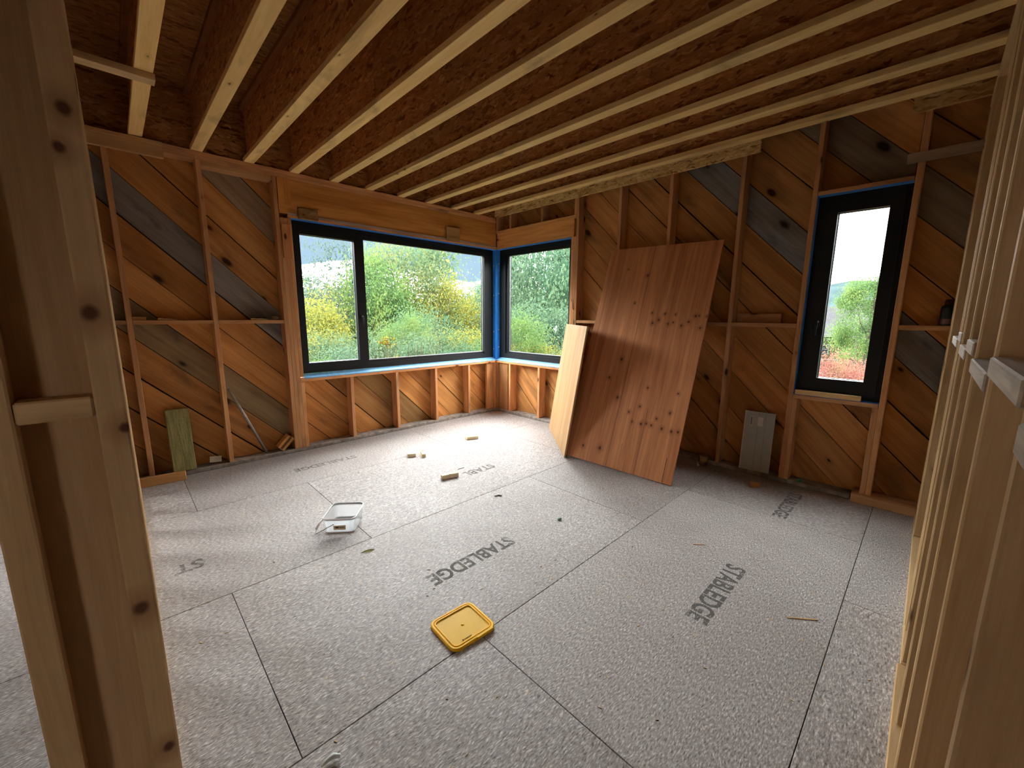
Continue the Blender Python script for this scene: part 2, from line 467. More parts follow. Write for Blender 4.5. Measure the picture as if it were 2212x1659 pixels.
def ink_mat():
    t = NT('worn_stamp_ink')
    v, info = t.coords()
    n = t.noise(t.vmul(v, (60, 160, 60)), 1.0, 3)
    n2 = t.noise(v, 5.0, 2)
    f = t.math('ADD', t.math('MULTIPLY', n.outputs['Fac'], 0.6), t.math('MULTIPLY', n2.outputs['Fac'], 0.4))
    sep = t.N('ShaderNodeSeparateColor'); t.L(info.outputs['Color'], sep.inputs[0])
    d = t.N('ShaderNodeBsdfDiffuse'); d.inputs['Color'].default_value = (0.155, 0.155, 0.145, 1)
    tr = t.N('ShaderNodeBsdfTransparent')
    mx = t.N('ShaderNodeMixShader')
    t.L(t.math('MULTIPLY', t.ramp(f, [(0.40, 0.95), (0.62, 0.30)]), sep.outputs[0]), mx.inputs[0])
    t.L(tr.outputs[0], mx.inputs[1]); t.L(d.outputs[0], mx.inputs[2])
    t.L(mx.outputs[0], t.out.inputs['Surface'])
    return t.m
INK = ink_mat()

def leaf_mat(name, c0, c1, c2):
    t = NT(name)
    g = t.N('ShaderNodeNewGeometry')
    tcx = t.N('ShaderNodeTexCoord')
    n = t.noise(tcx.outputs['Object'], 2.2, 2)
    f = t.math('ADD', t.math('MULTIPLY', g.outputs['Random Per Island'], 0.55), t.math('MULTIPLY', t.ramp(n.outputs['Fac'], [(0.35, 0.0), (0.65, 1.0)]), 0.45))
    c = t.ramp(f, [(0.1, c0), (0.5, c1), (0.9, c2)])
    d = t.N('ShaderNodeBsdfDiffuse'); t.L(c, d.inputs[0])
    tl = t.N('ShaderNodeBsdfTranslucent'); t.L(c, tl.inputs[0])
    mx = t.N('ShaderNodeMixShader'); mx.inputs[0].default_value = 0.5
    t.L(d.outputs[0], mx.inputs[1]); t.L(tl.outputs[0], mx.inputs[2]); t.L(mx.outputs[0], t.out.inputs['Surface'])
    return t.m

# ------------------------------------------------------------------ floor
floor = empty('floor', kind='structure')
ROWS = [(-0.985, 0.15, (-1.655, -4.097, -6.54)), (-2.317, -0.985, (-0.82, -3.27, -5.71)), (-3.524, -2.317, (-1.655, -4.10, -6.54)),
        (-4.737, -3.524, (-0.83, -3.28, -5.72)), (-5.95, -4.737, (-1.655, -4.10, -6.54)), (-7.17, -5.95, (-0.83, -3.28, -5.72)), (-8.9, -7.17, (-1.655, -4.10, -6.54))]
panels = []
for ri, (y0, y1, js) in enumerate(ROWS):
    xs = [0.15] + list(js) + [-8.9]
    for xa, xb in zip(xs[1:], xs):
        g = 0.0016
        tint = 0.94 + 0.10 * random.random()
        p = board('floor_panel', xa + g, xb - g, y0 + g, y1 - g, -0.018, 0.0, FLOOR, floor, 0.0015, (tint, tint * 0.99, tint * 0.985))
        panels.append((p, xa, xb, y0, y1))
bm = bmesh.new(); add_box(bm, -8.95, 0.16, -8.95, 0.16, -0.30, -0.0185)
link('subfloor', mesh_of(bm, 'subfloor', DARK), floor)

def stamp(word, xs, xe, yb, yt, strength):
    cu = bpy.data.curves.new('stamp', 'FONT')
    cu.body = word; cu.size = 1.0; cu.offset = 0.030; cu.extrude = 0.0; cu.space_character = 1.02
    ob = bpy.data.objects.new('stamp_source', cu); COL.objects.link(ob)
    bpy.context.view_layer.update()
    me = bpy.data.meshes.new_from_object(ob.evaluated_get(bpy.context.evaluated_depsgraph_get()))
    bpy.data.objects.remove(ob)
    X = [v.co.x for v in me.vertices]; Y = [v.co.y for v in me.vertices]
    sx = (xs - xe) / (max(X) - min(X)); sy = (yb - yt) / (max(Y) - min(Y))
    for v in me.vertices:
        v.co = Vector((-(v.co.x - min(X)) * sx, -(v.co.y - min(Y)) * sy, 0))
    me.materials.clear(); me.materials.append(INK)
    o = link('printed_lettering', me, None, Matrix.Translation((xs, yb, 0.0005)), (strength, strength, strength))
    cx, cy = (xs + xe) / 2, (yb + yt) / 2
    for p, xa, xb, y0, y1 in panels:
        if xa <= cx <= xb and y0 <= cy <= y1:
            sub(o, p); break
    return o
stamp('STABLEDGE', -2.570, -3.235, -2.950, -3.066, 0.95)
stamp('STABLEDGE', -1.757, -2.412, -4.167, -4.281, 0.95)
stamp('STABLEDGE', -0.205, -0.815, -4.185, -4.285, 0.85)
stamp('STABLEDGE', -2.640, -3.270, -0.545, -0.640, 0.62)
stamp('STABL', -1.715, -2.090, -1.790, -1.905, 0.60)
stamp('ST', -4.168, -4.315, -1.785, -1.905, 0.80)

# ------------------------------------------------------------------ outer shell
def tintc(base=1.0, var=0.10, warm=0.04):
    k = base * (1 + var * (random.random() * 2 - 1)); w = warm * (random.random() * 2 - 1)
    return (k * (1 + w), k, k * (1 - w))

Z1, Z2 = 3.03, 3.54
wall_back = empty('wall_back', kind='structure')
wall_right = empty('wall_right', kind='structure')
wall_front = empty('wall_front', kind='structure')
wall_left = empty('wall_left', kind='structure')
ceiling = empty('ceiling', kind='structure')

def clip(poly, a, b, c):
    """keep a*u + b*v <= c"""
    out = []
    for i in range(len(poly)):
        p, q = poly[i], poly[(i + 1) % len(poly)]
        dp, dq = a * p[0] + b * p[1] - c, a * q[0] + b * q[1] - c
        if dp <= 0: out.append(p)
        if dp * dq < 0:
            t = dp / (dp - dq)
            out.append((p[0] + t * (q[0] - p[0]), p[1] + t * (q[1] - p[1])))
    return out

def planks(parent, axis, rects, c_lo, pitch, n, colour):
    """diagonal boards; axis 'A': wall on y = const, s = z + x ; axis 'B': wall on x = const, s = z - y"""
    sg = 1 if axis == 'A' else -1
    gaps = [random.choice((0.004, 0.005, 0.007, 0.010, 0.014)) for _ in range(n)]
    for (h0, h1, z0, z1) in rects:
        for k in range(n):
            s0, s1 = c_lo + k * pitch + 0.004, c_lo + (k + 1) * pitch - gaps[k]
            poly = [(h0, z0), (h1, z0), (h1, z1), (h0, z1)]
            poly = clip(poly, -sg, -1, -s0)
            if len(poly) >= 3: poly = clip(poly, sg, 1, s1)
            if len(poly) < 3: continue
            area = 0.5 * abs(sum(poly[i][0] * poly[(i + 1) % len(poly)][1] - poly[(i + 1) % len(poly)][0] * poly[i][1] for i in range(len(poly))))
            if area < 0.002: continue
            ch = sum(p[0] for p in poly) / len(poly); cz = sum(p[1] for p in poly) / len(poly)
            r2_ = math.sqrt(0.5)
            off = 0.141 + random.uniform(0, 0.004)
            if axis == 'A':
                a, w, t = Vector((r2_, 0, -r2_)), Vector((r2_, 0, r2_)), Vector((0, -1, 0))
                org = Vector((ch, off, cz))
            else:
                a, w, t = Vector((0, -r2_, -r2_)), Vector((0, -r2_, r2_)), Vector((-1, 0, 0))
                org = Vector((off, ch, cz))
            if a.cross(w).dot(t) < 0: w = -w
            m = Matrix((a, w, t)).transposed().to_4x4(); m.translation = org
            bm = bmesh.new()
            loc = []
            for (h, z) in poly:
                d = (Vector((h, off, z)) if axis == 'A' else Vector((off, h, z))) - org
                loc.append((d.dot(a), d.dot(w)))
            f = [bm.verts.new((x, y, 0)) for x, y in loc]; bk = [bm.verts.new((x, y, -0.022)) for x, y in loc]
            bm.faces.new(f); bm.faces.new(list(reversed(bk)))
            for i in range(len(f)):
                j = (i + 1) % len(f); bm.faces.new((f[j], f[i], bk[i], bk[j]))
            bmesh.ops.recalc_face_normals(bm, faces=list(bm.faces))
            link('plank', mesh_of(bm, 'plank', PLANK), parent, m, colour(k, ch, cz))

def col_back(k, ch, cz):
    # k counts upward from the lowest board
    if ch > -2.93:
        if k == 8: return (0.80, 0.86, 0.95)
        if k == 9: return (0.60, 0.74, 0.9)
        return tintc(1.08, 0.14, 0.05)
    if k == 8: return (0.46, 0.92, 2.7)
    if k == 11 and ch > -3.7: return (0.62, 0.95, 2.0)
    if k == 5: return (0.56, 0.86, 1.5)
    if ch < -4.32: return tintc(0.7, 0.12)
    return tintc(1.0, 0.16, 0.05)
def col_right(k, ch, cz):
    if k == 4: return (0.48, 1.0, 3.0)
    if k == 7: return (0.50, 0.8, 1.7)
    return tintc(1.0, 0.16, 0.05)
# back wall: left section, under the window, above it
planks(wall_back, 'A', [(-4.62, -2.935, 0.03, 2.97), (-2.93, 0.14, 0.03, 0.82)], -4.774, 0.3635, 16, col_back)
planks(wall_right, 'B', [(-1.50, -0.02, 0.03, 0.82), (-1.50, -0.02, 2.80, Z2), (-4.07, -1.505, 0.03, Z2), (-4.66, -4.075, 0.03, 0.83),
                         (-4.66, -4.075, 2.59, Z2), (-5.13, -4.665, 0.03, Z2)], 4.497 - 0.3645 * 0, 0.3645, 14, col_right)
planks(wall_right, 'B', [(-1.50, -0.02, 0.03, 0.82), (-1.50, -0.02, 2.80, Z2), (-4.07, -1.505, 0.03, Z2), (-4.66, -4.075, 0.03, 0.83),
                         (-5.13, -4.665, 0.03, Z2)], 4.497 - 0.3645 * 14, 0.3645, 14, lambda k, a, b: tintc(1.0, 0.16, 0.05))
# sheathing behind the planks and the rest of the storey's outer walls
def shell(name, parent, boxes, mat=DARK):
    bm = bmesh.new()
    for b in boxes: add_box(bm, *b)
    return link(name, mesh_of(bm, name, mat), parent)
shell('outer_sheathing', wall_back, [(-4.62, -2.935, 0.168, 0.19, -0.3, Z2), (-2.935, 0.19, 0.168, 0.19, -0.3, 0.845), (-2.935, 0.19, 0.168, 0.19, 2.60, Z2 + 0.05),
      (-8.95, -7.0, 0.168, 0.19, -0.3, Z2), (-7.0, -5.9, 0.168, 0.19, -0.3, 0.9), (-7.0, -5.9, 0.168, 0.19, 2.3, Z2), (-5.9, -4.62, 0.168, 0.19, -0.3, Z2)])  # includes an opening added in the unseen left room to light its floor
shell('outer_sheathing', wall_right, [(0.168, 0.19, -1.5, 0.168, -0.3, 0.845), (0.168, 0.19, -1.5, 0.168, 2.60, Z2), (0.168, 0.19, -4.075, -1.5, -0.3, Z2),
      (0.168, 0.19, -4.665, -4.075, -0.3, 0.86), (0.168, 0.19, -4.665, -4.075, 2.58, Z2), (0.168, 0.19, -8.95, -4.665, -0.3, Z2)])
shell('outer_sheathing', wall_left, [(-8.97, -8.95, -8.95, 0.19, -0.3, Z2)], OLD)
shell('outer_sheathing', wall_front, [(-8.95, -8.4, -8.97, -8.95, -0.3, Z2), (-8.4, -7.65, -8.97, -8.95, -0.3, 1.2), (-8.4, -7.65, -8.97, -8.95, 1.95, Z2), (-7.65, 0.19, -8.97, -8.95, -0.3, Z2)], OLD)  # leaves an opening added out of view behind the camera for fill light

# ------------------------------------------------------------------ ceiling joists
for k in range(-10, 10):
    xl = -4.146 + 0.4135 * k
    xc = xl + 0.0445
    j = empty('joist'); j.parent = ceiling
    c = tintc(1.0, 0.08, 0.03)
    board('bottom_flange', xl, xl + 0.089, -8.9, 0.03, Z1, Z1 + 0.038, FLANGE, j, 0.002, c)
    board('top_flange', xl, xl + 0.089, -8.9, 0.03, Z2 - 0.038, Z2, OLD, j, 0.002, (0.6, 0.5, 0.42))  # tint darkened to stand for the shade up between the joists
    ys = [0.03, -2.3 - random.uniform(-0.6, 0.6), -4.9 - random.uniform(-0.5, 0.5), -8.9]
    for a, b in zip(ys[1:], ys):
        board('web', xc - 0.005, xc + 0.005, a + 0.001, b - 0.001, Z1 + 0.038, Z2 - 0.038, OSBWEB, j, 0.0, tintc(1.0, 0.1))
xs = [0.15, -0.45, -2.9, -5.35, -7.8, -8.95]
for xa, xb in zip(xs[1:], xs):
    ys = [0.17, -1.05, -2.27, -3.49, -4.71, -5.93, -7.15, -8.95]
    for ya, yb in zip(ys[1:], ys):
        board('ceiling_panel', xa + 0.001, xb - 0.001, ya + 0.001, yb - 0.001, Z2 + 0.0005, Z2 + 0.018, OSBWEB, ceiling, 0.0, tintc(0.8, 0.12))
board('rim_board', -8.9, 0.0, 0.032, 0.062, Z1, Z2, OSBWEB, wall_back, 0.0, (0.8, 0.8, 0.8))
# rim strip over the right wall, in two lengths with a gap between
board('rim_strip', -0.028, -0.002, -3.61, 0.0, 3.036, Z2, OSBLIGHT, wall_right, 0.001, (1.1, 1.1, 1.0))
board('rim_strip', -0.028, -0.002, -5.12, -4.60, 3.036, Z2, OSBLIGHT, wall_right, 0.001, (0.8, 0.7, 0.62))
# short nailer under the first joist, next to the left partition
board('nailer', -4.56, -4.05, -1.325, -1.235, 2.990, 3.029, SPF, ceiling, 0.002)

# ------------------------------------------------------------------ back wall framing (studs on y 0..0.14)
def stud_x(xc, z0, z1, parent=wall_back, mat=OLD, name='stud', base=1.0, y0=0.0, y1=0.14, th=0.038):
    return board(name, xc - th / 2, xc + th / 2, y0, y1, z0, z1, mat, parent, 0.003, tintc(base, 0.1))
def stud_y(yc, z0, z1, parent=wall_right, mat=OLD, name='stud', base=1.0, x0=0.0, x1=0.14, th=0.038):
    return board(name, x0, x1, yc - th / 2, yc + th / 2, z0, z1, mat, parent, 0.003, tintc(base, 0.1))

board('base_plate', -8.9, 0.0, 0.0, 0.14, 0.0, 0.042, DUSTY, wall_back, 0.006)
board('top_plate', -8.9, 0.0, 0.0, 0.14, 2.992, 3.030, OLD, wall_back, 0.002, tintc(1.25, 0.05))
board('top_plate', -3.71, 0.0, 0.0, 0.14, 2.954, 2.991, OLD, wall_back, 0.002, tintc(1.15, 0.05))
board('top_plate', -8.9, -3.712, 0.0, 0.14, 2.954, 2.991, OLD, wall_back, 0.002, tintc(0.9, 0.05))
board('top_block', -3.67, -3.085, 0.004, 0.14, 2.912, 2.953, SPF, wall_back, 0.002, (0.92, 0.8, 0.7))
board('splice_board', -4.56, -3.932, -0.040, -0.001, 2.892, 2.985, SPF, wall_back, 0.003, (0.86, 0.76, 0.68))
board('splice_board', -4.56, -3.932, -0.046, -0.001, 2.986, 3.022, SPF, wall_back, 0.003, (0.95, 0.82, 0.7))
for x in (-4.91, -5.52, -7.08, -7.7, -8.3): stud_x(x, 0.042, 2.954)
stud_x(-4.308, 0.042, 2.954); stud_x(-3.688, 0.042, 2.954); stud_x(-3.063, 0.042, 2.954)
stud_x(-3.025, 0.042, 2.56, name='trimmer'); stud_x(-2.987, 0.042, 2.56, name='trimmer')
board('trimmer', -2.968, -2.931, 0.0, 0.14, 0.86, 2.56, OLD, wall_back, 0.003, tintc(1.05))
for x in (-2.949, -2.386, -1.774, -1.160, -0.560, -0.0205): stud_x(x, 0.042, 0.80, name='cripple_stud', base=1.15)
board('side_block', -0.18, -0.042, 0.03, 0.068, 0.042, 0.80, OLD, wall_back, 0.003, (0.95, 0.95, 0.9))
for xa, xb in ((-4.60, -4.329), (-4.287, -3.709), (-3.667, -3.084)):
    board('blocking', xa, xb, 0.002, 0.14, 1.460, 1.496, OLD, wall_back, 0.002, tintc(0.85))
# header over the corner window
board('header', -3.04, 0.0, -0.001, 0.020, 2.604, 2.953, HEADER, wall_back, 0.001, (1.05, 1.0, 0.9))
board('header_end_panel', -3.042, -2.92, -0.009, -0.0015, 2.700, 2.952, HEADER, wall_back, 0.001, (1.15, 1.1, 0.95))
board('header_core', -3.04, 0.0, 0.021, 0.14, 2.604, 2.953, OLD, wall_back, 0.0)
board('header_plate', -2.965, 0.0, -0.002, 0.14, 2.568, 2.603, OLD, wall_back, 0.002, (1.15, 1.0, 0.9))
board('header_lath', -2.962, -0.01, -0.012, -0.0025, 2.592, 2.618, GREYWOOD, wall_back, 0.001, (0.95, 0.8, 0.78))
board('patch_board', -3.036, -2.950, -0.022, -0.0005, 2.150, 2.492, OLD, wall_back, 0.002, (1.1, 0.95, 0.8))
board('cleat', -2.868, -2.662, -0.034, -0.013, 2.566, 2.684, OSBLIGHT, wall_back, 0.006, (0.42, 0.36, 0.34))
board('cleat', -0.950, -0.728, -0.032, -0.013, 2.580, 2.772, PLYPALE, wall_back, 0.002, (0.75, 0.72, 0.62))
# sill plate and its sloped blue membrane
board('sill_plate', -2.968, 0.0, 0.0, 0.14, 0.802, 0.842, OLD, wall_back, 0.002, (1.35, 1.2, 1.1))

def membrane_strip(name, parent, A, B, C, D, mat=BLUEPALE, wav=0.006, n=40):
    """ragged sheet between edge A->B (front, low) and D->C (back, high), with a short lip over the front edge"""
    bm = bmesh.new()
    rows = [[], [], []]
    A, B, C, D = map(Vector, (A, B, C, D))
    rnd = random.Random(3)
    for i in range(n + 1):
        t = i / n
        f = A.lerp(B, t); bk = D.lerp(C, t)
        out = (f - bk); out.z = 0; out.normalize()
        rows[0].append(bm.verts.new(bk))
        rows[1].append(bm.verts.new(f + out * 0.003))
        rows[2].append(bm.verts.new(f + out * 0.004 - Vector((0, 0, 0.008 + wav * rnd.random()))))
    for a, b in zip(rows, rows[1:]):
        for i in range(n): bm.faces.new((a[i], a[i + 1], b[i + 1], b[i]))
    o = link(name, mesh_of(bm, name, mat), parent)
    return o
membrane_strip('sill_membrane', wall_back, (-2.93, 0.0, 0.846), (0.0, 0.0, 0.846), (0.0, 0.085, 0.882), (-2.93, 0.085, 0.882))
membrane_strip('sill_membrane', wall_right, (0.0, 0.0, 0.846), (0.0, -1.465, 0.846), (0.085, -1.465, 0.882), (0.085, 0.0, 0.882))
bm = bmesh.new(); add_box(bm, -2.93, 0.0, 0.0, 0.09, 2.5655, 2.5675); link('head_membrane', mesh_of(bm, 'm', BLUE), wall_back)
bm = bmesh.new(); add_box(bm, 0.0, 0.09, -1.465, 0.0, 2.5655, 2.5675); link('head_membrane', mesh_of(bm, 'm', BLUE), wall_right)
# corner post wrapped in blue membrane, with cap washers
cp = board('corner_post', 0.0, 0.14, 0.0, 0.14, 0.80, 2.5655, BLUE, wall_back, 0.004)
for z in (2.33, 1.87, 1.30, 1.02):
    for q in (0, 1):
        me = _cache.setdefault('washer', tube_mesh([(0, 0, 0), (0, 0, 0.004)], 0.011, WHITEP, 10))
        m = Matrix.Rotation(math.radians(-90), 4, 'Y') if q == 0 else Matrix.Rotation(math.radians(90), 4, 'X')
        m.translation = (0.0, 0.055, z) if q == 0 else (0.055, 0.0, z + 0.03)
        sub(link('cap_washer', me, None, m), cp)

# ------------------------------------------------------------------ right wall framing (studs on x 0..0.14)
board('base_plate', 0.0, 0.14, -4.58, 0.0, 0.0, 0.042, DUSTY, wall_right, 0.006)
board('base_plate', -0.045, 0.14, -5.12, -4.585, 0.0, 0.075, OLD, wall_right, 0.004, (0.85, 0.9, 0.9))
stud_y(-0.0205, 0.042, 0.80, name='cripple_stud', base=0.9); stud_y(-0.313, 0.042, 0.80, name='cripple_stud', base=1.25); stud_y(-0.932, 0.042, 0.80, name='cripple_stud', base=1.25)
board('side_block', 0.03, 0.068, -0.24, -0.042, 0.042, 0.80, OLD, wall_right, 0.003, (0.8, 0.8, 0.75))
stud_y(-1.485, 0.042, 2.572, name='trimmer', base=1.2); stud_y(-1.523, 0.042, 2.572, name='trimmer', base=1.2)
stud_y(-1.561, 0.042, Z2, base=1.1)
for y in (-2.172, -2.782): stud_y(y, 0.042, Z2, base=1.1)
stud_y(-3.480, 0.042, Z2); stud_y(-4.060, 0.042, Z2)
stud_y(-4.098, 0.042, 0.82, name='trimmer'); stud_y(-4.652, 0.042, 0.82, name='trimmer'); stud_y(-4.690, 0.075, Z2)
stud_y(-5.30, 0.0, Z2)
for ya, yb in ((-2.152, -1.582), (-2.762, -2.192), (-3.460, -2.802), (-4.040, -3.500), (-5.12, -4.710)):
    board('blocking', 0.002, 0.14, ya, yb, 1.462, 1.500, OLD, wall_right, 0.002, tintc(1.05))
board('sill_plate', 0.0, 0.14, -1.465, 0.0, 0.802, 0.842, OLD, wall_right, 0.002, (1.35, 1.2, 1.1))
board('header_plate', 0.0, 0.14, -1.503, -0.0, 2.570, 2.606, OLD, wall_right, 0.002, (1.3, 1.15, 0.9))
board('header', 0.004, 0.042, -1.503, -0.012, 2.607, 2.800, OLD, wall_right, 0.002, (1.4, 1.25, 0.85))  # header tints raised and yellowed to stand for the light on them
board('header_core', 0.043, 0.14, -1.503, -0.012, 2.607, 2.800, OLD, wall_right, 0.0)
board('header_plate', -0.004, 0.14, -1.54, -0.0, 2.801, 2.838, OLD, wall_right, 0.002, (1.25, 1.2, 0.95))
for y in (-0.0205, -0.313, -0.942): stud_y(y, 2.839, Z2, name='cripple_stud', base=1.2)
stud_y(-1.523, 2.839, Z2, name='cripple_stud', base=1.2)
board('sill_plate', 0.0, 0.14, -4.668, -4.081, 0.822, 0.858, OLD, wall_right, 0.002)
board('header_plate', 0.0, 0.14, -4.668, -4.081, 2.572, 2.606, OLD, wall_right, 0.002, (1.05, 0.95, 0.9))
bm = bmesh.new(); add_box(bm, 0.0, 0.09, -4.668, -4.081, 2.5695, 2.5715); add_box(bm, 0.0, 0.09, -4.083, -4.081, 0.86, 2.569); add_box(bm, 0.0, 0.09, -4.668, -4.081, 0.8585, 0.8605)
link('reveal_membrane', mesh_of(bm, 'm', BLUE), wall_right)
board('scab_board', -0.042, -0.001, -5.10, -4.612, 2.690, 2.755, GREYWOOD, wall_right, 0.003, (0.85, 0.66, 0.48))

# ------------------------------------------------------------------ front wall: bare stud partition beside the camera
YF = -4.985
def part_stud(x, w=0.038, z0=0.04, z1=2.954):
    return board('stud', x, x + w, YF - 0.14, YF + random.uniform(-0.002, 0.002), z0, z1, SPF, wall_front, 0.004, tintc(0.86, 0.05))
for x in (-3.671, -3.232, -2.765, -2.455, -2.050, -1.790, -1.745, -0.52, -0.30, -0.042): part_stud(x)
board('base_plate', -2.06, 0.0, YF - 0.14, YF + 0.004, 0.0, 0.038, SPF, wall_front, 0.003)
board('base_plate', -3.90, -2.064, YF - 0.14, YF + 0.014, 0.0, 0.039, SPF, wall_front, 0.003, (1.05, 1.05, 1.05))
board('top_plate', -3.90, 0.0, YF - 0.14, YF, 2.955, 2.992, SPF, wall_front, 0.003)
board('top_plate', -3.90, 0.0, YF - 0.14, YF, 2.993, 3.029, SPF, wall_front, 0.003)
for i, (xa, xb, zt) in enumerate(((-3.632, -3.233, 1.487), (-3.193, -2.766, 1.452), (-2.726, -2.456, 1.492), (-2.416, -2.051, 1.458), (-2.011, -1.791, 1.50), (-1.706, -1.20, 1.465), (-3.95, -3.672, 1.44))):
    board('blocking', xa, xb, YF - 0.13, YF + 0.006, zt - 0.038, zt, GREYWOOD, wall_front, 0.003, (1.35, 1.3, 1.25))

# ------------------------------------------------------------------ left wall: stud partition seen end-on
XP = -4.4085
def lstud(y0, y1, x0=XP - 0.14, x1=XP, z0=0.04):
    return board('stud', x0, x1, y0, y1, z0, 2.954, SPF, wall_left, 0.004, tintc(0.92, 0.05))
yn = CAM.y + 0.98
board('stud', XP - 0.038, XP, yn, yn + 0.048, 0.0, 2.954, JAMB, wall_left, 0.003, (0.95, 0.93, 0.9))
board('stud', XP - 0.166, XP - 0.128, yn, yn + 0.048, 0.0, 2.954, SPF, wall_left, 0.003, (0.95, 0.93, 0.9))
board('stud', XP - 0.166, XP - 0.002, yn + 0.049, yn + 0.087, 0.0, 2.954, SPF, wall_left, 0.003, (0.85, 0.8, 0.78))
board('blocking', XP - 0.127, XP - 0.039, yn + 0.003, yn + 0.0485, 1.382, 1.418, SPF, wall_left, 0.003, (1.0, 0.98, 0.92))
for i, y in enumerate((-3.20, -2.79, -2.38, -1.97, -1.56, -1.16, -0.75, -0.34)):
    e = 0.0014 * i
    board('stud', XP - 0.14, XP + e, y, y + 0.038, 0.04, 2.954, SPF, wall_left, 0.004, tintc(1.0, 0.05))
board('base_plate', XP - 0.14, XP - 0.002, yn + 0.09, -0.002, 0.0, 0.039, SPF, wall_left, 0.003)
board('top_plate', XP - 0.14, XP - 0.001, yn, -0.05, 2.955, 2.989, SPF, wall_left, 0.003)

# ------------------------------------------------------------------ windows
def ring(bm, axis, o0, o1, z0, z1, i0, i1, j0, j1, d0, d1):
    """rectangular frame on wall axis: outer o0..o1 x z0..z1, hole i0..i1 x j0..j1, depth d0..d1"""
    def P(h, d, z): return (h, d, z) if axis == 'A' else (d, h, z)
    def quadbox(a, b, c, e):
        x0, y0_, z0_ = P(a, d0, c); x1, y1_, z1_ = P(b, d1, e)
        add_box(bm, min(x0, x1), max(x0, x1), min(y0_, y1_), max(y0_, y1_), z0_, z1_)
    quadbox(o0, i0, z0, z1); quadbox(i1, o1, z0, z1); quadbox(i0, i1, z0, j0); quadbox(i0, i1, j1, z1)

def part_ring(name, parent, mat, *a):
    bm = bmesh.new(); ring(bm, *a)
    return link(name, mesh_of(bm, name, mat), parent)
def pane(name, parent, axis, h0, h1, z0, z1, d):
    bm = bmesh.new()
    if axis == 'A': add_box(bm, h0, h1, d, d + 0.006, z0, z1)
    else: add_box(bm, d, d + 0.006, h0, h1, z0, z1)
    return link(name, mesh_of(bm, name, GLASS), parent)
def handle(parent, axis, h, d, zt, down=0.12):
    """lever handle: rosette, neck and drop lever"""
    P = (lambda a, b, c: (a, b, c)) if axis == 'A' else (lambda a, b, c: (b, a, c))
    bm = bmesh.new()
    x0, y0, _ = P(h - 0.016, d - 0.010, 0); x1, y1, _ = P(h + 0.016, d, 0)
    add_box(bm, min(x0, x1), max(x0, x1), min(y0, y1), max(y0, y1), zt - 0.045, zt + 0.03)
    o = link('handle', mesh_of(bm, 'rosette', BLACKP), parent)
    path = [P(h, d - 0.008, zt), P(h, d - 0.038, zt), P(h, d - 0.048, zt - 0.012), P(h, d - 0.050, zt - down * 0.5), P(h, d - 0.047, zt - down)]
    sub(link('lever', tube_mesh(path, [0.010, 0.010, 0.010, 0.007, 0.005], BLACKP, 8), None), o)
    return o

# window 1: tilting sash on the left, fixed light on the right
w1 = empty('window_1', kind='structure')
part_ring('frame', w1, FRAME, 'A', -2.929, -0.002, 0.884, 2.564, -2.868, -0.178, 0.952, 2.500, 0.080, 0.160)
bm = bmesh.new(); add_box(bm, -2.180, -2.112, 0.082, 0.158, 0.95, 2.50); link('mullion', mesh_of(bm, 'mullion', FRAME), w1)
bm = bmesh.new(); add_box(bm, -2.112, -0.178, 0.100, 0.158, 0.95, 0.983); add_box(bm, -2.112, -0.178, 0.100, 0.158, 2.466, 2.502); link('glazing_stop', mesh_of(bm, 'stop', FRAME), w1)
s1 = part_ring('sash', w1, FRAME, 'A', -2.905, -2.160, 0.915, 2.520, -2.843, -2.238, 1.003, 2.428, 0.062, 0.125)
sub(part_ring('glazing_bead', None, BEAD, 'A', -2.847, -2.234, 0.999, 2.432, -2.838, -2.243, 1.008, 2.423, 0.112, 0.120), s1)
sub(pane('glass_pane', None, 'A', -2.845, -2.236, 1.001, 2.430, 0.113), s1)
sub(handle(None, 'A', -2.188, 0.062, 1.535), s1)
g1 = pane('glass_pane', w1, 'A', -2.112, -0.178, 0.983, 2.466, 0.118)
part_ring('glazing_bead', w1, BEAD, 'A', -2.114, -0.176, 0.981, 2.468, -2.106, -0.186, 0.991, 2.460, 0.117, 0.126)
# window 2: fixed light round the corner
w2 = empty('window_2', kind='structure')
part_ring('frame', w2, FRAME, 'B', -1.462, -0.003, 0.884, 2.564, -1.395, -0.130, 0.955, 2.497, 0.080, 0.160)
part_ring('glazing_stop', w2, FRAME, 'B', -1.40, -0.125, 0.95, 2.50, -1.372, -0.188, 0.988, 2.466, 0.098, 0.150)
pane('glass_pane', w2, 'B', -1.374, -0.186, 0.986, 2.468, 0.116)
part_ring('glazing_bead', w2, BEAD, 'B', -1.374, -0.186, 0.986, 2.468, -1.366, -0.196, 0.995, 2.460, 0.115, 0.123)
# window 3: narrow tall sash
w3 = empty('window_3', kind='structure')
part_ring('frame', w3, FRAME, 'B', -4.668, -4.084, 0.862, 2.568, -4.600, -4.150, 0.935, 2.497, 0.072, 0.155)
s3 = part_ring('sash', w3, FRAME, 'B', -4.632, -4.116, 0.905, 2.528, -4.549, -4.226, 1.022, 2.424, 0.052, 0.120)
sub(pane('glass_pane', None, 'B', -4.551, -4.224, 1.020, 2.426, 0.108), s3)
sub(part_ring('glazing_bead', None, BEAD, 'B', -4.551, -4.224, 1.020, 2.426, -4.544, -4.233, 1.027, 2.419, 0.107, 0.115), s3)
sub(handle(None, 'B', -4.186, 0.052, 1.520), s3)

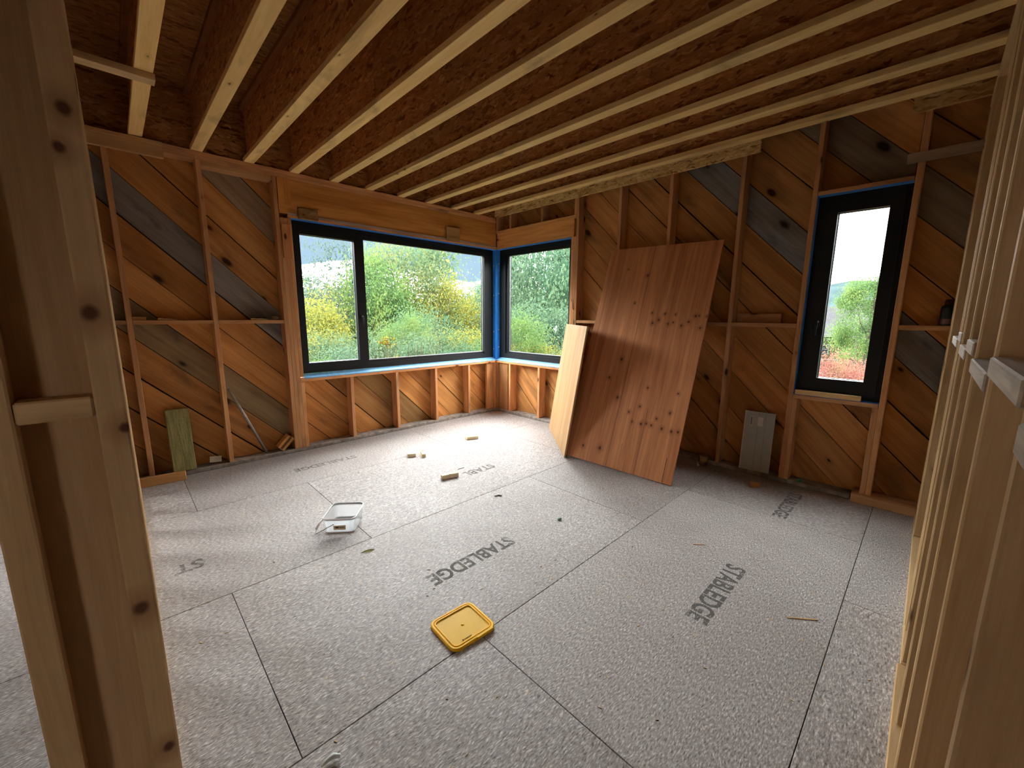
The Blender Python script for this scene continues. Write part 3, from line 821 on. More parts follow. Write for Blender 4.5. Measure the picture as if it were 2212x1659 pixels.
# ------------------------------------------------------------------ leaning plywood
def sheet(name, Pl, Pr, Tl, th, mat, lab, col=(1, 1, 1), gap=0.0):
    """rectangular sheet: bottom edge Pl->Pr, top-left Tl; grain runs up the sheet; thickness goes away from the room"""
    Pl, Pr, Tl = map(Vector, (Pl, Pr, Tl))
    w = Pr - Pl; W = w.length; w.normalize()
    a = Tl - Pl; a -= a.dot(w) * w; L = a.length; a.normalize()
    n = a.cross(w)
    if n.x > 0 or n.z > 0.9: pass
    m = Matrix((a, w, n)).transposed().to_4x4()
    m.translation = Pl + a * L / 2 + w * W / 2
    me = box_mesh(L, W, th, 0.0015, mat)
    return link(name, me, None, m, col), n
bs, n_ = sheet('plywood_sheet', (-0.935, -2.172, 0.022), (-0.862, -3.385, 0.003), (-0.098, -2.195, 2.318), 0.018, PLY, None, (1, 1, 1))
tag(bs, 'large reddish plywood sheet with a row of dark knots leaning on the right wall', 'plywood sheet')
ss, n_ = sheet('plywood_sheet', (-0.168, -1.310, 0.003), (-0.983, -2.228, 0.003), (-0.014, -1.445, 1.447), 0.018, PLYPALE, None, (1, 1, 1))
tag(ss, 'smaller pale plywood sheet standing in front of the large sheet, by the corner window', 'plywood sheet')
# seams of the big sheet's face veneer, and splits at its foot
vb = bs.matrix_basis.copy()
sgn = -1 if (vb.to_3x3() @ Vector((0, 0, 1))).x > 0 else 1
for (wy, l0, l1, wd) in ((-0.075, -1.22, 1.22, 0.003), (0.235, -1.22, -0.55, 0.0025), (0.52, -1.22, -0.98, 0.004), (0.05, -1.22, -0.95, 0.002)):
    bm = bmesh.new(); add_box(bm, l0, l1, wy - wd / 2, wy + wd / 2, -0.0006, 0.0002)
    m = vb @ Matrix.Translation((0, 0, sgn * 0.0091))
    sub(link('veneer_seam', mesh_of(bm, 'seam', DARK), None, m, (1, 1, 1)), bs)
bm = bmesh.new(); add_box(bm, -0.725, 0.725, -0.0012, 0.0012, -0.0085, 0.0085)

# ------------------------------------------------------------------ things on the floor
def rot_place(o, x, y, z, deg):
    o.matrix_basis = Matrix.Translation((x, y, z)) @ Matrix.Rotation(math.radians(deg), 4, 'Z')
    return o

# clear tub
tub = empty('plastic_tub', (-3.335, -2.005, 0.0), math.radians(-39), label='clear plastic tub with a wire handle lying open on the floor', cat='tub')
H = 0.118
def child(name, me, parent, loc=(0, 0, 0), rot=(0, 0, 0), col=None):
    o = link(name, me, parent, None, col); o.location = loc; o.rotation_euler = rot
    return o
child('body', loft_mesh([(0.190, 0.215, 0.030, 0.002), (0.198, 0.222, 0.032, 0.0), (0.204, 0.230, 0.034, 0.012), (0.222, 0.250, 0.036, H - 0.008)], TUB, True, False, True), tub)
child('rim', loft_mesh([(0.224, 0.252, 0.037, H - 0.014), (0.238, 0.266, 0.040, H - 0.012), (0.240, 0.268, 0.041, H), (0.228, 0.256, 0.038, H + 0.002), (0.221, 0.249, 0.036, H - 0.004)], WHITEP, False, False), tub, col=(0.95, 0.98, 1.05))
lb = child('label', box_mesh(0.085, 0.032, 0.0015, 0, PAPER), tub, (0.005, -0.1235, 0.047), (math.radians(84), 0, 0), (1.0, 0.88, 0.66))
for i, (a, w) in enumerate(((-0.018, 0.024), (0.016, 0.036))):
    q = child('label_print', box_mesh(w, 0.010 if i == 0 else 0.004, 0.001, 0, BLACKP), lb, (a, 0.002, 0.001))
child('base_band', loft_mesh([(0.200, 0.224, 0.032, -0.0005), (0.206, 0.231, 0.034, 0.004), (0.207, 0.233, 0.034, 0.012)], WHITEP, False, False), tub)
hp = [(-0.118, 0.03, 0.095), (-0.150, -0.02, 0.06), (-0.172, -0.085, 0.022), (-0.160, -0.128, 0.010), (-0.11, -0.140, 0.040), (-0.03, -0.135, 0.080)]
child('wire_handle', tube_mesh(hp, 0.0028, STEEL, 6), tub)
child('handle_grip', tube_mesh([hp[1], ((hp[1][0] + hp[2][0]) / 2 - 0.006, (hp[1][1] + hp[2][1]) / 2, 0.040), hp[2]], 0.008, WHITEP, 8), tub)

# yellow lid
lid = empty('tub_lid', (-3.312, -3.422, 0.0), math.radians(-3), label='yellow square plastic lid with rounded corners lying flat on the floor', cat='lid')
W_, D_ = 0.256, 0.240
secs = [(W_, D_, 0.040, 0.001), (W_ + 0.004, D_ + 0.004, 0.042, 0.003), (W_ + 0.002, D_ + 0.002, 0.041, 0.012), (W_ - 0.006, D_ - 0.006, 0.038, 0.0155), (W_ - 0.020, D_ - 0.020, 0.033, 0.0155),
        (W_ - 0.024, D_ - 0.024, 0.031, 0.012), (W_ - 0.030, D_ - 0.030, 0.029, 0.012), (W_ - 0.034, D_ - 0.034, 0.027, 0.0165), (W_ - 0.046, D_ - 0.046, 0.022, 0.0165), (W_ - 0.052, D_ - 0.052, 0.016, 0.0115)]
child('rim', loft_mesh(secs, YELLOW, True, False), lid)
child('centre_panel', loft_mesh([(W_ - 0.052, D_ - 0.052, 0.016, 0.0095), (W_ - 0.052, D_ - 0.052, 0.016, 0.0116)], YELLOW), lid, col=(0.84, 0.86, 0.9))
child('moulding_dot', lathe_mesh([(0.008, 0.0), (0.0075, 0.002), (0.005, 0.0038), (0.0, 0.0045)], YELLOW, 14), lid, (0, 0, 0.0112), col=(1.1, 1.3, 2))
child('pull_tab', loft_mesh([(0.10, 0.016, 0.003, 0.003), (0.10, 0.018, 0.003, 0.012), (0.098, 0.012, 0.003, 0.0165)], YELLOW), lid, (0.055, -D_ / 2 + 0.004, 0))
nl = link('nail', tube_mesh([(-0.026, 0, 0), (0.022, 0, 0), (0.026, 0, 0)], [0.0012, 0.0014, 0.0005], STEEL, 6), None, None)
rot_place(nl, -3.345, -3.505, 0.0135, -3)
tag(nl, 'small dark nail lying on the yellow lid', 'nail')
child_ = nl
hd = link('head', tube_mesh([(-0.027, 0, 0), (-0.026, 0, 0)], 0.004, STEEL, 8), nl)

# wood offcuts
LITPINE = wood('window_lit_pine', (0.92, 0.80, 0.55), (0.80, 0.62, 0.36), (0.4, 0.24, 0.1), kprob=0.2)  # window light on the blocks put into a paler wood colour
def offcut(name, x, y, deg, L, W, T, lab, col=(1, 1, 1), mat=SPF, notch=False, z=0.0, b=0.002):
    if notch:
        bm = bmesh.new()
        prof = [(-L / 2, 0), (-0.02, 0), (-0.006, 0.012), (0.02, 0.004), (L / 2, 0.0), (L / 2, W), (-L / 2, W)]
        f = [bm.verts.new((x_, y_ - W / 2, T / 2)) for x_, y_ in prof]; bk = [bm.verts.new((x_, y_ - W / 2, -T / 2)) for x_, y_ in prof]
        bm.faces.new(f); bm.faces.new(list(reversed(bk)))
        for i in range(len(f)):
            j = (i + 1) % len(f); bm.faces.new((f[j], f[i], bk[i], bk[j]))
        bmesh.ops.recalc_face_normals(bm, faces=list(bm.faces))
        me = mesh_of(bm, 'offcut', mat)
    else:
        me = box_mesh(L, W, T, b, mat)
    o = link(name, me, None, None, col)
    rot_place(o, x, y, z + T / 2, deg)
    tag(o, lab, 'wood offcut')
    return o
PALE = (1.0, 1.0, 1.0)
offcut('wood_offcut', -1.285, -0.958, -20, 0.150, 0.089, 0.038, 'pale flat block of wood lying farthest into the corner of the floor', PALE, LITPINE)
offcut('wood_offcut', -2.170, -0.985, -118, 0.140, 0.089, 0.038, 'wider pale block of the pair lying on the floor before the big window', PALE, LITPINE)
offcut('wood_offcut', -2.083, -1.083, -112, 0.135, 0.040, 0.038, 'narrow pale block of the pair lying on the floor before the big window', PALE, LITPINE)
offcut('wood_offcut', -2.235, -1.808, -15, 0.168, 0.040, 0.042, 'pale block with a notched side lying on a printed word mid floor', PALE, LITPINE, notch=True)
offcut('wood_offcut', -0.310, -3.925, -43, 0.075, 0.038, 0.042, 'small brown block on the dark floor under the grey board', (0.9, 0.7, 0.55))
o = board('wood_offcut', -4.40, -4.078, -0.082, -0.044, 0.0, 0.085, SPF, None, 0.003, (1.0, 0.85, 0.7), tilt=math.radians(-6))
o.matrix_basis.translation = (-4.235, -0.095, 0.043)
tag(o, 'short upright plank end lying along the foot of the left wall studs', 'wood offcut')
# tilted double block wedged by the window post
ob = board('wood_offcut', -0.085, 0.085, -0.024, 0.066, -0.042, 0.042, SPF, None, 0.003, (0.95, 0.75, 0.55))
ob.matrix_basis = Matrix.Translation((-3.165, 0.045, 0.126)) @ Matrix.Rotation(math.radians(-46), 4, 'Y') @ ob.matrix_basis
tag(ob, 'tilted block of wood leaning in the bay left of the window post', 'wood offcut')
g_ = board('dark_groove', -0.078, 0.078, -0.0268, -0.0255, -0.012, 0.012, OLD, None, 0.0, (0.3, 0.25, 0.2))
g_.matrix_basis = Matrix.Translation((-3.165, 0.045, 0.126)) @ Matrix.Rotation(math.radians(-46), 4, 'Y') @ g_.matrix_basis
sub(g_, ob)

# mineral wool slab, metal bar, paper, grey board
mw = link('insulation_slab', box_mesh(0.605, 0.178, 0.075, 0.006, ROCKWOOL), None)
a = (Vector((0, 0.105, 0.603))).normalized(); w = Vector((1, 0, 0)); n = a.cross(w)
m = Matrix((a, w, n)).transposed().to_4x4(); m.translation = Vector((-4.070, 0.062, 0.347))
mw.matrix_basis = m
tag(mw, 'olive mineral wool slab leaning between studs of the left wall', 'insulation slab')
bar = link('metal_bar', tube_mesh([(-3.647, 0.03, 0.806), (-3.50, 0.045, 0.43), (-3.357, 0.060, 0.056)], 0.0145, STEEL, 10), None)
tag(bar, 'grey round bar leaning on the middle stud of the left wall', 'bar')
pp = link('paper_scrap', box_mesh(0.10, 0.062, 0.002, 0, PAPER), None)
pp.matrix_basis = Matrix.Translation((-3.812, 0.078, 0.083)) @ Matrix.Rotation(math.radians(8), 4, 'Y') @ Matrix.Rotation(math.radians(64), 4, 'X')
tag(pp, 'white paper scrap leaning at the foot of the left wall', 'paper')
gb = empty('grey_board', (0, 0, 0), label='grey panel with two white stickers leaning by the narrow window', cat='board')
P0, P1, T0 = Vector((-0.006, -3.706, 0.045)), Vector((0.022, -3.955, 0.045)), Vector((0.062, -3.742, 0.632))
w = (P1 - P0); W = w.length; w.normalize(); a = T0 - P0; a -= a.dot(w) * w; L = a.length; a.normalize(); n = a.cross(w)
m = Matrix((a, w, n)).transposed().to_4x4(); m.translation = P0 + a * L / 2 + w * W / 2
sg = 1 if n.x < 0 else -1
gpan = link('panel', box_mesh(L, W, 0.012, 0.0015, GREYP), gb, m)
link('panel_edge', box_mesh(L, 0.012, 0.0125, 0.001, PAPER), gb, m @ Matrix.Translation((0, -W / 2 - 0.004, 0)), (0.9, 0.85, 0.75))
for wy in (-0.015, 0.048):
    link('groove', box_mesh(L - 0.004, 0.003, 0.001, 0, GREYP), gb, m @ Matrix.Translation((0, wy, sg * 0.0062)), (0.6, 0.6, 0.6))
st = link('sticker', box_mesh(0.095, 0.024, 0.001, 0, PAPER), gb, m @ Matrix.Translation((L / 2 - 0.095, -0.072, sg * 0.0065)))
sub(link('sticker_print', box_mesh(0.080, 0.014, 0.001, 0, GREYP), None, m @ Matrix.Translation((L / 2 - 0.095, -0.072, sg * 0.0072)), (0.5, 0.48, 0.45)), st)
link('sticker', box_mesh(0.085, 0.044, 0.001, 0, PAPER), gb, m @ Matrix.Translation((L / 2 - 0.095, 0.004, sg * 0.0068)))
link('sticker', box_mesh(0.085, 0.007, 0.001, 0, PAPER), gb, m @ Matrix.Translation((L / 2 - 0.095, 0.034, sg * 0.0065)), (0.75, 0.6, 0.4))

# paper cup with a white scrap by it
cup = empty('paper_cup', (-0.082, -3.378, 0.0), label='brown paper cup standing on the floor behind the large plywood sheet', cat='cup')
child('body', lathe_mesh([(0.0001, 0.003), (0.028, 0.003), (0.029, 0.0), (0.041, 0.100), (0.0395, 0.100), (0.0275, 0.006)], CUPM, 24), cup)
child('rim', lathe_mesh([(0.0395, 0.099), (0.0425, 0.098), (0.043, 0.101), (0.041, 0.103), (0.0395, 0.102)], PAPER, 24), cup)
bm = bmesh.new(); vs = [bm.verts.new(p) for p in ((0, 0, 0), (0.03, -0.012, 0.0), (0.008, 0.004, 0.042), (0.004, 0.006, 0), (0.03, -0.008, 0), (0.01, 0.008, 0.04))]
for q in ((0, 1, 2), (5, 4, 3), (0, 2, 5, 3), (1, 0, 3, 4), (2, 1, 4, 5)): bm.faces.new([vs[i] for i in q])
pt = link('paper_scrap', mesh_of(bm, 'scrap', PAPER), None, Matrix.Translation((-0.155, -3.345, 0.0)))
tag(pt, 'white pointed scrap standing beside the paper cup', 'paper')

# stick on the narrow window's sill
sk = board('sill_stick', 0.002, 0.046, -4.552, -4.090, 0.8615, 0.903, SPF, None, 0.002, (1.25, 1.2, 1.1))
tag(sk, 'planed pale stick lying on the narrow window sill', 'stick')
# dark bottle on the right ledge
bt = empty('bottle', (0.045, -4.965, 1.500), label='black bottle with red cap on the ledge right of the narrow window', cat='bottle')
child('body', lathe_mesh([(0.0001, 0), (0.040, 0), (0.042, 0.004), (0.042, 0.125), (0.036, 0.145), (0.018, 0.155), (0.018, 0.160), (0.0001, 0.160)], BLACKP, 20), bt)
child('cap', lathe_mesh([(0.026, 0.155), (0.026, 0.185), (0.020, 0.192), (0.0001, 0.192)], REDP, 16), bt)
bm = bmesh.new()
rg = [[bm.verts.new((0.0425 * math.cos(a_), 0.0425 * math.sin(a_), z)) for a_ in [math.radians(110 + 14 * i) for i in range(9)]] for z in (0.014, 0.05)]
for i in range(8): bm.faces.new((rg[0][i], rg[0][i + 1], rg[1][i + 1], rg[1][i]))
child('label', mesh_of(bm, 'label', LABELM), bt)

# things on the left-wall ledge
o = offcut('wood_offcut', -4.240, 0.045, 0, 0.092, 0.05, 0.032, 'small block on the left wall ledge, right of the first stud', (0.85, 0.7, 0.55), z=1.496)
def whittled(x0, x1, y, z, lab):
    n_ = 6
    path = [(x0 + (x1 - x0) * i / n_, y + 0.004 * math.sin(i * 1.7), z + 0.010 + 0.003 * math.sin(i * 2.1)) for i in range(n_ + 1)]
    o = link('wood_shim', tube_mesh(path, [0.010, 0.012, 0.010, 0.009, 0.007, 0.005, 0.003], SPF, 7, True, False), None, None, (1.3, 1.3, 1.25))
    return tag(o, lab, 'shim')
whittled(-4.115, -3.980, 0.040, 1.494, 'pale tapered shim on the left wall ledge, left of the middle stud')
whittled(-3.386, -3.225, 0.040, 1.494, 'pale tapered shim on the left wall ledge, right of the middle stud')
bm = bmesh.new(); bmesh.ops.create_icosphere(bm, subdivisions=2, radius=0.03)
for v in bm.verts:
    k = 0.75 + 0.5 * random.random(); v.co = Vector((v.co.x * 1.35 * k, v.co.y * k, v.co.z * 0.8 * k))
cr = link('crumpled_paper', mesh_of(bm, 'crumple', GREYWOOD), None, Matrix.Translation((-3.150, 0.045, 1.518)), (0.7, 0.55, 0.45))
tag(cr, 'crumpled brown wad on the left wall ledge beside the window post', 'paper')
o = board('wood_offcut', 0.075, 0.113, -3.90, -3.52, 1.5005, 1.589, OLD, None, 0.003, (0.8, 0.85, 0.85))
tag(o, 'long dark plank end standing on the right wall ledge', 'wood offcut')
bm = bmesh.new(); bmesh.ops.create_icosphere(bm, subdivisions=2, radius=0.022)
for v in bm.verts: v.co.x *= 0.7; v.co.z = max(v.co.z * 0.9, -0.012)
gp = link('green_cap', mesh_of(bm, 'cap', GREENP, True), None, Matrix.Translation((0.012, -4.205, 0.055)))
tag(gp, 'green plastic cap resting on the right wall base plate under the narrow window', 'cap')
# curled tie on the corner window's trimmer
hk = link('curled_tie', tube_mesh([(-0.004, -1.500, 1.770), (-0.016, -1.512, 1.755), (-0.008, -1.520, 1.72), (-0.006, -1.522, 1.68), (-0.014, -1.530, 1.655), (-0.004, -1.540, 1.642)], 0.006, PLYPALE, 7), None)
tag(hk, 'pale curled strip sticking out of the corner window trimmer', 'strip')

# floor litter that can be told apart
st_ = empty('caulk_scrap', (-4.030, -3.610, 0.0), math.radians(-20), label='whitish curled scrap at the bottom edge of the floor', cat='scrap')
child('upper_curl', tube_mesh([(-0.034, -0.006, 0.008), (-0.012, 0.004, 0.013), (0.006, 0.008, 0.017), (0.028, 0.002, 0.012)], [0.004, 0.0075, 0.009, 0.006], STONE, 10), st_)
child('lower_curl', tube_mesh([(-0.004, -0.018, 0.006), (0.010, -0.013, 0.007), (0.022, -0.010, 0.006)], [0.003, 0.006, 0.003], STONE, 8), st_, col=(0.9, 0.9, 0.85))
bm = bmesh.new()
pts = [(-0.05, 0), (-0.02, 0.010), (0.01, 0.012), (0.045, 0.003), (0.02, -0.006), (-0.015, -0.007)]
f = [bm.verts.new((x, y, 0.004 + 0.008 * (1 - abs(x) * 14) * (y > 0))) for x, y in pts]; bm.faces.new(f)
bk = [bm.verts.new((v.co.x, v.co.y, v.co.z - 0.0012)) for v in f]; bm.faces.new(list(reversed(bk)))
lf = link('dry_leaf', mesh_of(bm, 'leaf', LEAFM), None, Matrix.Translation((-3.362, -2.463, 0.001)) @ Matrix.Rotation(math.radians(-18), 4, 'Z'))
tag(lf, 'curled dry leaf on the floor in front of the tub', 'leaf')
o = link('wire_clip', tube_mesh([(-0.03, 0.01, 0.004), (0.012, 0.0, 0.004), (0.014, 0.02, 0.005), (0.016, -0.03, 0.005)], 0.006, WHITEP, 6), None, Matrix.Translation((-2.165, -2.425, 0.001)))
tag(o, 'small white clip on the floor seam beyond the printed word', 'clip')
bm = bmesh.new(); bmesh.ops.create_icosphere(bm, subdivisions=1, radius=0.016)
for v in bm.verts: v.co = Vector((v.co.x * 1.5, v.co.y * 0.8, v.co.z * 0.45 + 0.007))
o = link('plastic_scrap', mesh_of(bm, 'cap', GREENP), None, Matrix.Translation((-2.104, -3.068, 0.0)), (0.25, 0.3, 0.3))
tag(o, 'tiny dark green scrap on the floor between the two big printed words', 'scrap')
for i, (x0, y0, x1, y1, lab) in enumerate(((-2.046, -4.552, -1.950, -4.668, 'long pale splinter on the floor near the right-hand seam'),
                                           (-1.700, -3.925, -1.650, -3.980, 'short pale splinter on the floor between plywood sheet and right partition'),
                                           (-2.050, -1.690, -1.975, -1.695, 'dark thin splinter beside the notched block'))):
    L = math.hypot(x1 - x0, y1 - y0)
    o = link('splinter', box_mesh(L, 0.008, 0.004, 0.001, SPF), None, None, (1.2, 1.2, 1.1) if i < 2 else (0.2, 0.2, 0.2))
    rot_place(o, (x0 + x1) / 2, (y0 + y1) / 2, 0.002, math.degrees(math.atan2(y1 - y0, x1 - x0)))
    tag(o, lab, 'splinter')
# the chips and shavings nobody could count
bm = bmesh.new(); rnd = random.Random(5)
for i in range(420):
    x, y = rnd.uniform(-4.3, -0.1), rnd.uniform(-4.9, -0.06)
    L, W = rnd.uniform(0.005, 0.018), rnd.uniform(0.0015, 0.004); a = rnd.uniform(0, 3.14)
    m = Matrix.Translation((x, y, 0.0012)) @ Matrix.Rotation(a, 4, 'Z') @ Matrix.Rotation(rnd.uniform(-0.1, 0.1), 4, 'X')
    vs = add_box(bm, -L / 2, L / 2, -W / 2, W / 2, -0.0008, 0.0012)
    for v in vs: v.co = m @ v.co
ch = link('wood_chips', mesh_of(bm, 'chips', SPF), None, None, (1.25, 1.4, 1.6))
tag(ch, 'fine wood chips and shavings scattered over the floor', 'wood chips', kind='stuff')

# ------------------------------------------------------------------ outdoors
GZ = -3.6
bm = bmesh.new(); add_box(bm, -60, 160, -90, 160, GZ - 0.3, GZ)
link('ground', mesh_of(bm, 'ground', GRASSM), None)['kind'] = 'structure'

def crown_mesh(name, seed, n, leaf, clumps, fill=0.35, flat=1.0):
    """leaves gathered in clumps on a unit crown"""
    rnd = random.Random(seed)
    verts, faces = [], []
    cl = []
    for i in range(clumps):
        d = Vector((rnd.gauss(0, 1), rnd.gauss(0, 1), rnd.gauss(0, 1))).normalized()
        cl.append((d * (0.45 + 0.5 * rnd.random() ** 0.5), 0.16 + 0.20 * rnd.random()))
    for i in range(n):
        if rnd.random() < fill:
            d = Vector((rnd.gauss(0, 1), rnd.gauss(0, 1), rnd.gauss(0, 1))).normalized() * (0.35 + 0.6 * rnd.random() ** 0.4)
        else:
            c, r = rnd.choice(cl)
            d = c + Vector((rnd.gauss(0, 1), rnd.gauss(0, 1), rnd.gauss(0, 0.8))) * r * 0.55
        nrm = (d.normalized() * 0.6 + Vector((rnd.gauss(0, 1), rnd.gauss(0, 1), rnd.gauss(0, 1) + 0.5)) * 0.7).normalized()
        t = nrm.cross(Vector((rnd.gauss(0, 1), rnd.gauss(0, 1), rnd.gauss(0, 1)))).normalized(); b = nrm.cross(t)
        s = leaf * (0.6 + 0.8 * rnd.random())
        k = len(verts)
        verts += [d - t * s, d + b * s * 0.5 + nrm * s * 0.15, d + t * s, d - b * s * 0.5 + nrm * s * 0.15]
        faces.append((k, k + 1, k + 2, k + 3))
    me = bpy.data.meshes.new(name)
    me.from_pydata([tuple(v) for v in verts], [], faces)
    return me
CROWNS = [crown_mesh('crown', 11, 40000, 0.020, 60), crown_mesh('crown', 12, 36000, 0.020, 45, 0.2), crown_mesh('crown', 13, 30000, 0.021, 34, 0.25)]
SPARSE = crown_mesh('crown', 14, 4500, 0.024, 70, 0.15)
FARC = crown_mesh('crown', 15, 24000, 0.028, 60, 0.3)
for me in CROWNS + [SPARSE, FARC]: me.materials.append(None)

LM = {k: leaf_mat('leaves_' + k, *v) for k, v in {
    'green': ((0.035, 0.080, 0.050), (0.063, 0.113, 0.063), (0.107, 0.161, 0.084)),
    'bright': ((0.046, 0.094, 0.039), (0.085, 0.146, 0.045), (0.142, 0.191, 0.054)),
    'yellow': ((0.099, 0.125, 0.035), (0.155, 0.161, 0.035), (0.221, 0.197, 0.039)),
    'mixed': ((0.046, 0.088, 0.050), (0.085, 0.120, 0.054), (0.163, 0.161, 0.054)),
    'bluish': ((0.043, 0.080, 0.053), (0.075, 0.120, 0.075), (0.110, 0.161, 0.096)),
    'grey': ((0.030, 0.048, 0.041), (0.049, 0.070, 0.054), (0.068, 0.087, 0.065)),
    'red': ((0.142, 0.051, 0.050), (0.213, 0.084, 0.069), (0.196, 0.146, 0.074)),
}.items()}

def at(az, d):
    a = math.radians(az)
    return CAM.x + d * math.cos(a), CAM.y + d * math.sin(a)

_tk = [0]
def tree(name, az, d, el, rx, rz, leaves, crown, label, cat='tree', group=None, trunk=True, branches=0, spin=None):
    x, y = at(az, d)
    top = CAM.z + d * math.tan(math.radians(el))
    cz = top - rz
    _tk[0] += 1
    t = empty(name, (x, y, GZ), (spin if spin is not None else _tk[0] * 1.3), label=label, cat=cat)
    if group: t['group'] = group
    o = link('crown', crown, t, None)
    o.location = (0, 0, cz - GZ); o.scale = (rx, rx, rz)
    o.material_slots[0].link = 'OBJECT'; o.material_slots[0].material = LM[leaves]
    h = cz - GZ
    if trunk:
        link('trunk', tube_mesh([(0, 0, -0.1), (0.06, 0.03, h * 0.5), (0.02, -0.04, h), (0.05, 0.02, h + rz * 0.7)], [0.05 + 0.02 * rx, 0.045 + 0.018 * rx, 0.035 + 0.01 * rx, 0.01], BARK, 8), t)
    rnd = random.Random(_tk[0])
    for i in range(branches):
        a = rnd.uniform(0, 6.28); l = rnd.uniform(0.5, 1.0)
        z0 = h - rz * 0.8 + rnd.random() * rz * 0.9
        link('branch', tube_mesh([(0.02, 0, z0), (0.4 * l * rx * math.cos(a), 0.4 * l * rx * math.sin(a), z0 + 0.45 * rz * l), (0.62 * l * rx * math.cos(a), 0.62 * l * rx * math.sin(a), z0 + 0.95 * rz * l)], [0.022, 0.014, 0.005], BARK, 5), t)
    return t

C0, C1, C2 = CROWNS
# seen through the big window, left to right
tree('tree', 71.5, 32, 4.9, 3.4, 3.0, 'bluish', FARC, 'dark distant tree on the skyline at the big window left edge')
tree('yellow_tree', 72.6, 13, 2.6, 1.5, 2.2, 'yellow', C0, 'yellow-leaved tree at the left edge of the big window')
tree('birch', 67.4, 16, 10.6, 1.9, 2.9, 'grey', SPARSE, 'tall thin tree with few leaves against the sky in the big window sash', branches=9)
tree('tree', 66.8, 17, 4.2, 1.8, 2.6, 'mixed', C1, 'olive tree below the thin birch in the big window sash')
tree('bush', 70.8, 10.5, -1.2, 1.35, 1.7, 'mixed', C2, 'yellowish bush low in the big window sash', 'bush')
tree('bush', 67.2, 9.6, -3.6, 1.25, 1.5, 'bluish', C0, 'blue-green bush low in the big window, left of the mullion', 'bush')
tree('bush', 72.2, 8.6, -6.0, 0.9, 1.1, 'bright', C1, 'bright bush at the big window bottom left corner', 'bush')
tree('tree', 63.6, 15, 8.2, 1.6, 3.2, 'bright', C1, 'bright green tree just right of the big window mullion', branches=3)
tree('tall_tree', 60.0, 17, 10.9, 2.7, 3.9, 'mixed', C0, 'tallest yellow-green tree in the middle of the big window', branches=6)
tree('tree', 58.3, 12.5, 2.2, 1.5, 2.6, 'green', C2, 'mid green tree standing before the tallest tree')
tree('tree', 55.6, 15, 5.0, 1.5, 2.6, 'yellow', C1, 'golden tree right of the tallest tree in the big window', branches=3)
tree('tree', 53.4, 19, 4.3, 1.7, 3.0, 'green', C0, 'dark green tree near the right end of the big window')
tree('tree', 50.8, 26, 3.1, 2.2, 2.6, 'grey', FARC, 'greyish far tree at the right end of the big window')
tree('bush', 62.3, 9.6, -2.6, 1.3, 1.7, 'bluish', C0, 'dark bush right of the mullion, low in the big window', 'bush')
tree('bush', 59.2, 9.0, -3.2, 1.1, 1.5, 'green', C1, 'green bush low in the middle of the big window', 'bush')
tree('small_tree', 60.6, 10.2, 0.2, 0.75, 1.3, 'bright', C1, 'small lime green tree in the middle of the big window')
tree('bush', 56.2, 10.4, -1.0, 1.4, 1.7, 'mixed', C2, 'yellow-topped bush low in the big window, right of middle', 'bush')
tree('bush', 53.2, 9.4, -3.4, 1.2, 1.5, 'green', C0, 'green bush low in the big window, near its right end', 'bush')
tree('bush', 50.0, 10.6, -0.8, 1.2, 1.6, 'yellow', C2, 'yellow-green bush at the big window bottom right corner', 'bush')
# through the corner window
tree('tree', 46.8, 22, 6.0, 2.2, 2.8, 'bluish', FARC, 'blue-green tree at the left edge of the corner window')
tree('broad_tree', 42.2, 14.5, 11.5, 2.2, 4.2, 'bluish', C0, 'broad tall tree filling the middle of the corner window', branches=4)
tree('tree', 38.0, 13, 13.0, 2.0, 4.4, 'green', C1, 'tall green tree at the right side of the corner window', branches=4)
tree('tree', 43.6, 10.8, 2.6, 1.4, 2.4, 'green', C2, 'mid green tree low in the corner window')
tree('tree', 39.6, 10.2, 2.0, 1.3, 2.4, 'bluish', C0, 'blue-green tree low at the corner window right side')
tree('bush', 45.6, 8.6, 0.2, 0.85, 1.3, 'bright', C1, 'lime bush at the corner window left edge', 'bush')
tree('bush', 43.0, 8.2, -3.0, 0.85, 1.1, 'yellow', C2, 'yellow-green bush low in the middle of the corner window', 'bush')
tree('bush', 46.6, 7.6, -5.0, 0.6, 0.9, 'bluish', C0, 'dark bush at the corner window bottom left', 'bush')
# through the narrow window
tree('tree', 4.7, 15, 5.4, 0.80, 1.35, 'bright', C2, 'light green tree at the narrow window right side', branches=3)
tree('tree', 5.6, 21, 0.9, 1.0, 1.2, 'bright', SPARSE, 'thin-leaved tree before the roof in the narrow window')
tree('red_shrub', 8.2, 11.5, -4.2, 0.95, 1.5, 'red', C1, 'red-leaved shrub at the narrow window bottom left', 'shrub')
tree('red_shrub', 5.6, 12.5, -4.0, 0.95, 1.6, 'red', C2, 'orange-red shrub at the narrow window bottom right', 'shrub')
# belts that close the view low down between the separate trees
BELT = ['background tree low behind the yellow tree, big window left edge', 'background tree seen behind the big window mullion', 'background tree between the tallest and the golden tree', 'background tree behind the grey tree, big window right end',
        'background tree hidden behind the blue corner post', 'background tree behind the left part of the corner window', 'background tree behind the right part of the corner window', 'background tree behind the pale plywood sheet and trimmer']
rnd = random.Random(9)
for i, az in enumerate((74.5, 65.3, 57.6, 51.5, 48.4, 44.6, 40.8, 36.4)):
    tree('backdrop_tree', az, 30 + 3 * rnd.random(), 1.4, 2.6, 3.6, rnd.choice(('green', 'mixed', 'bluish')), FARC, BELT[i], group='background belt of trees')

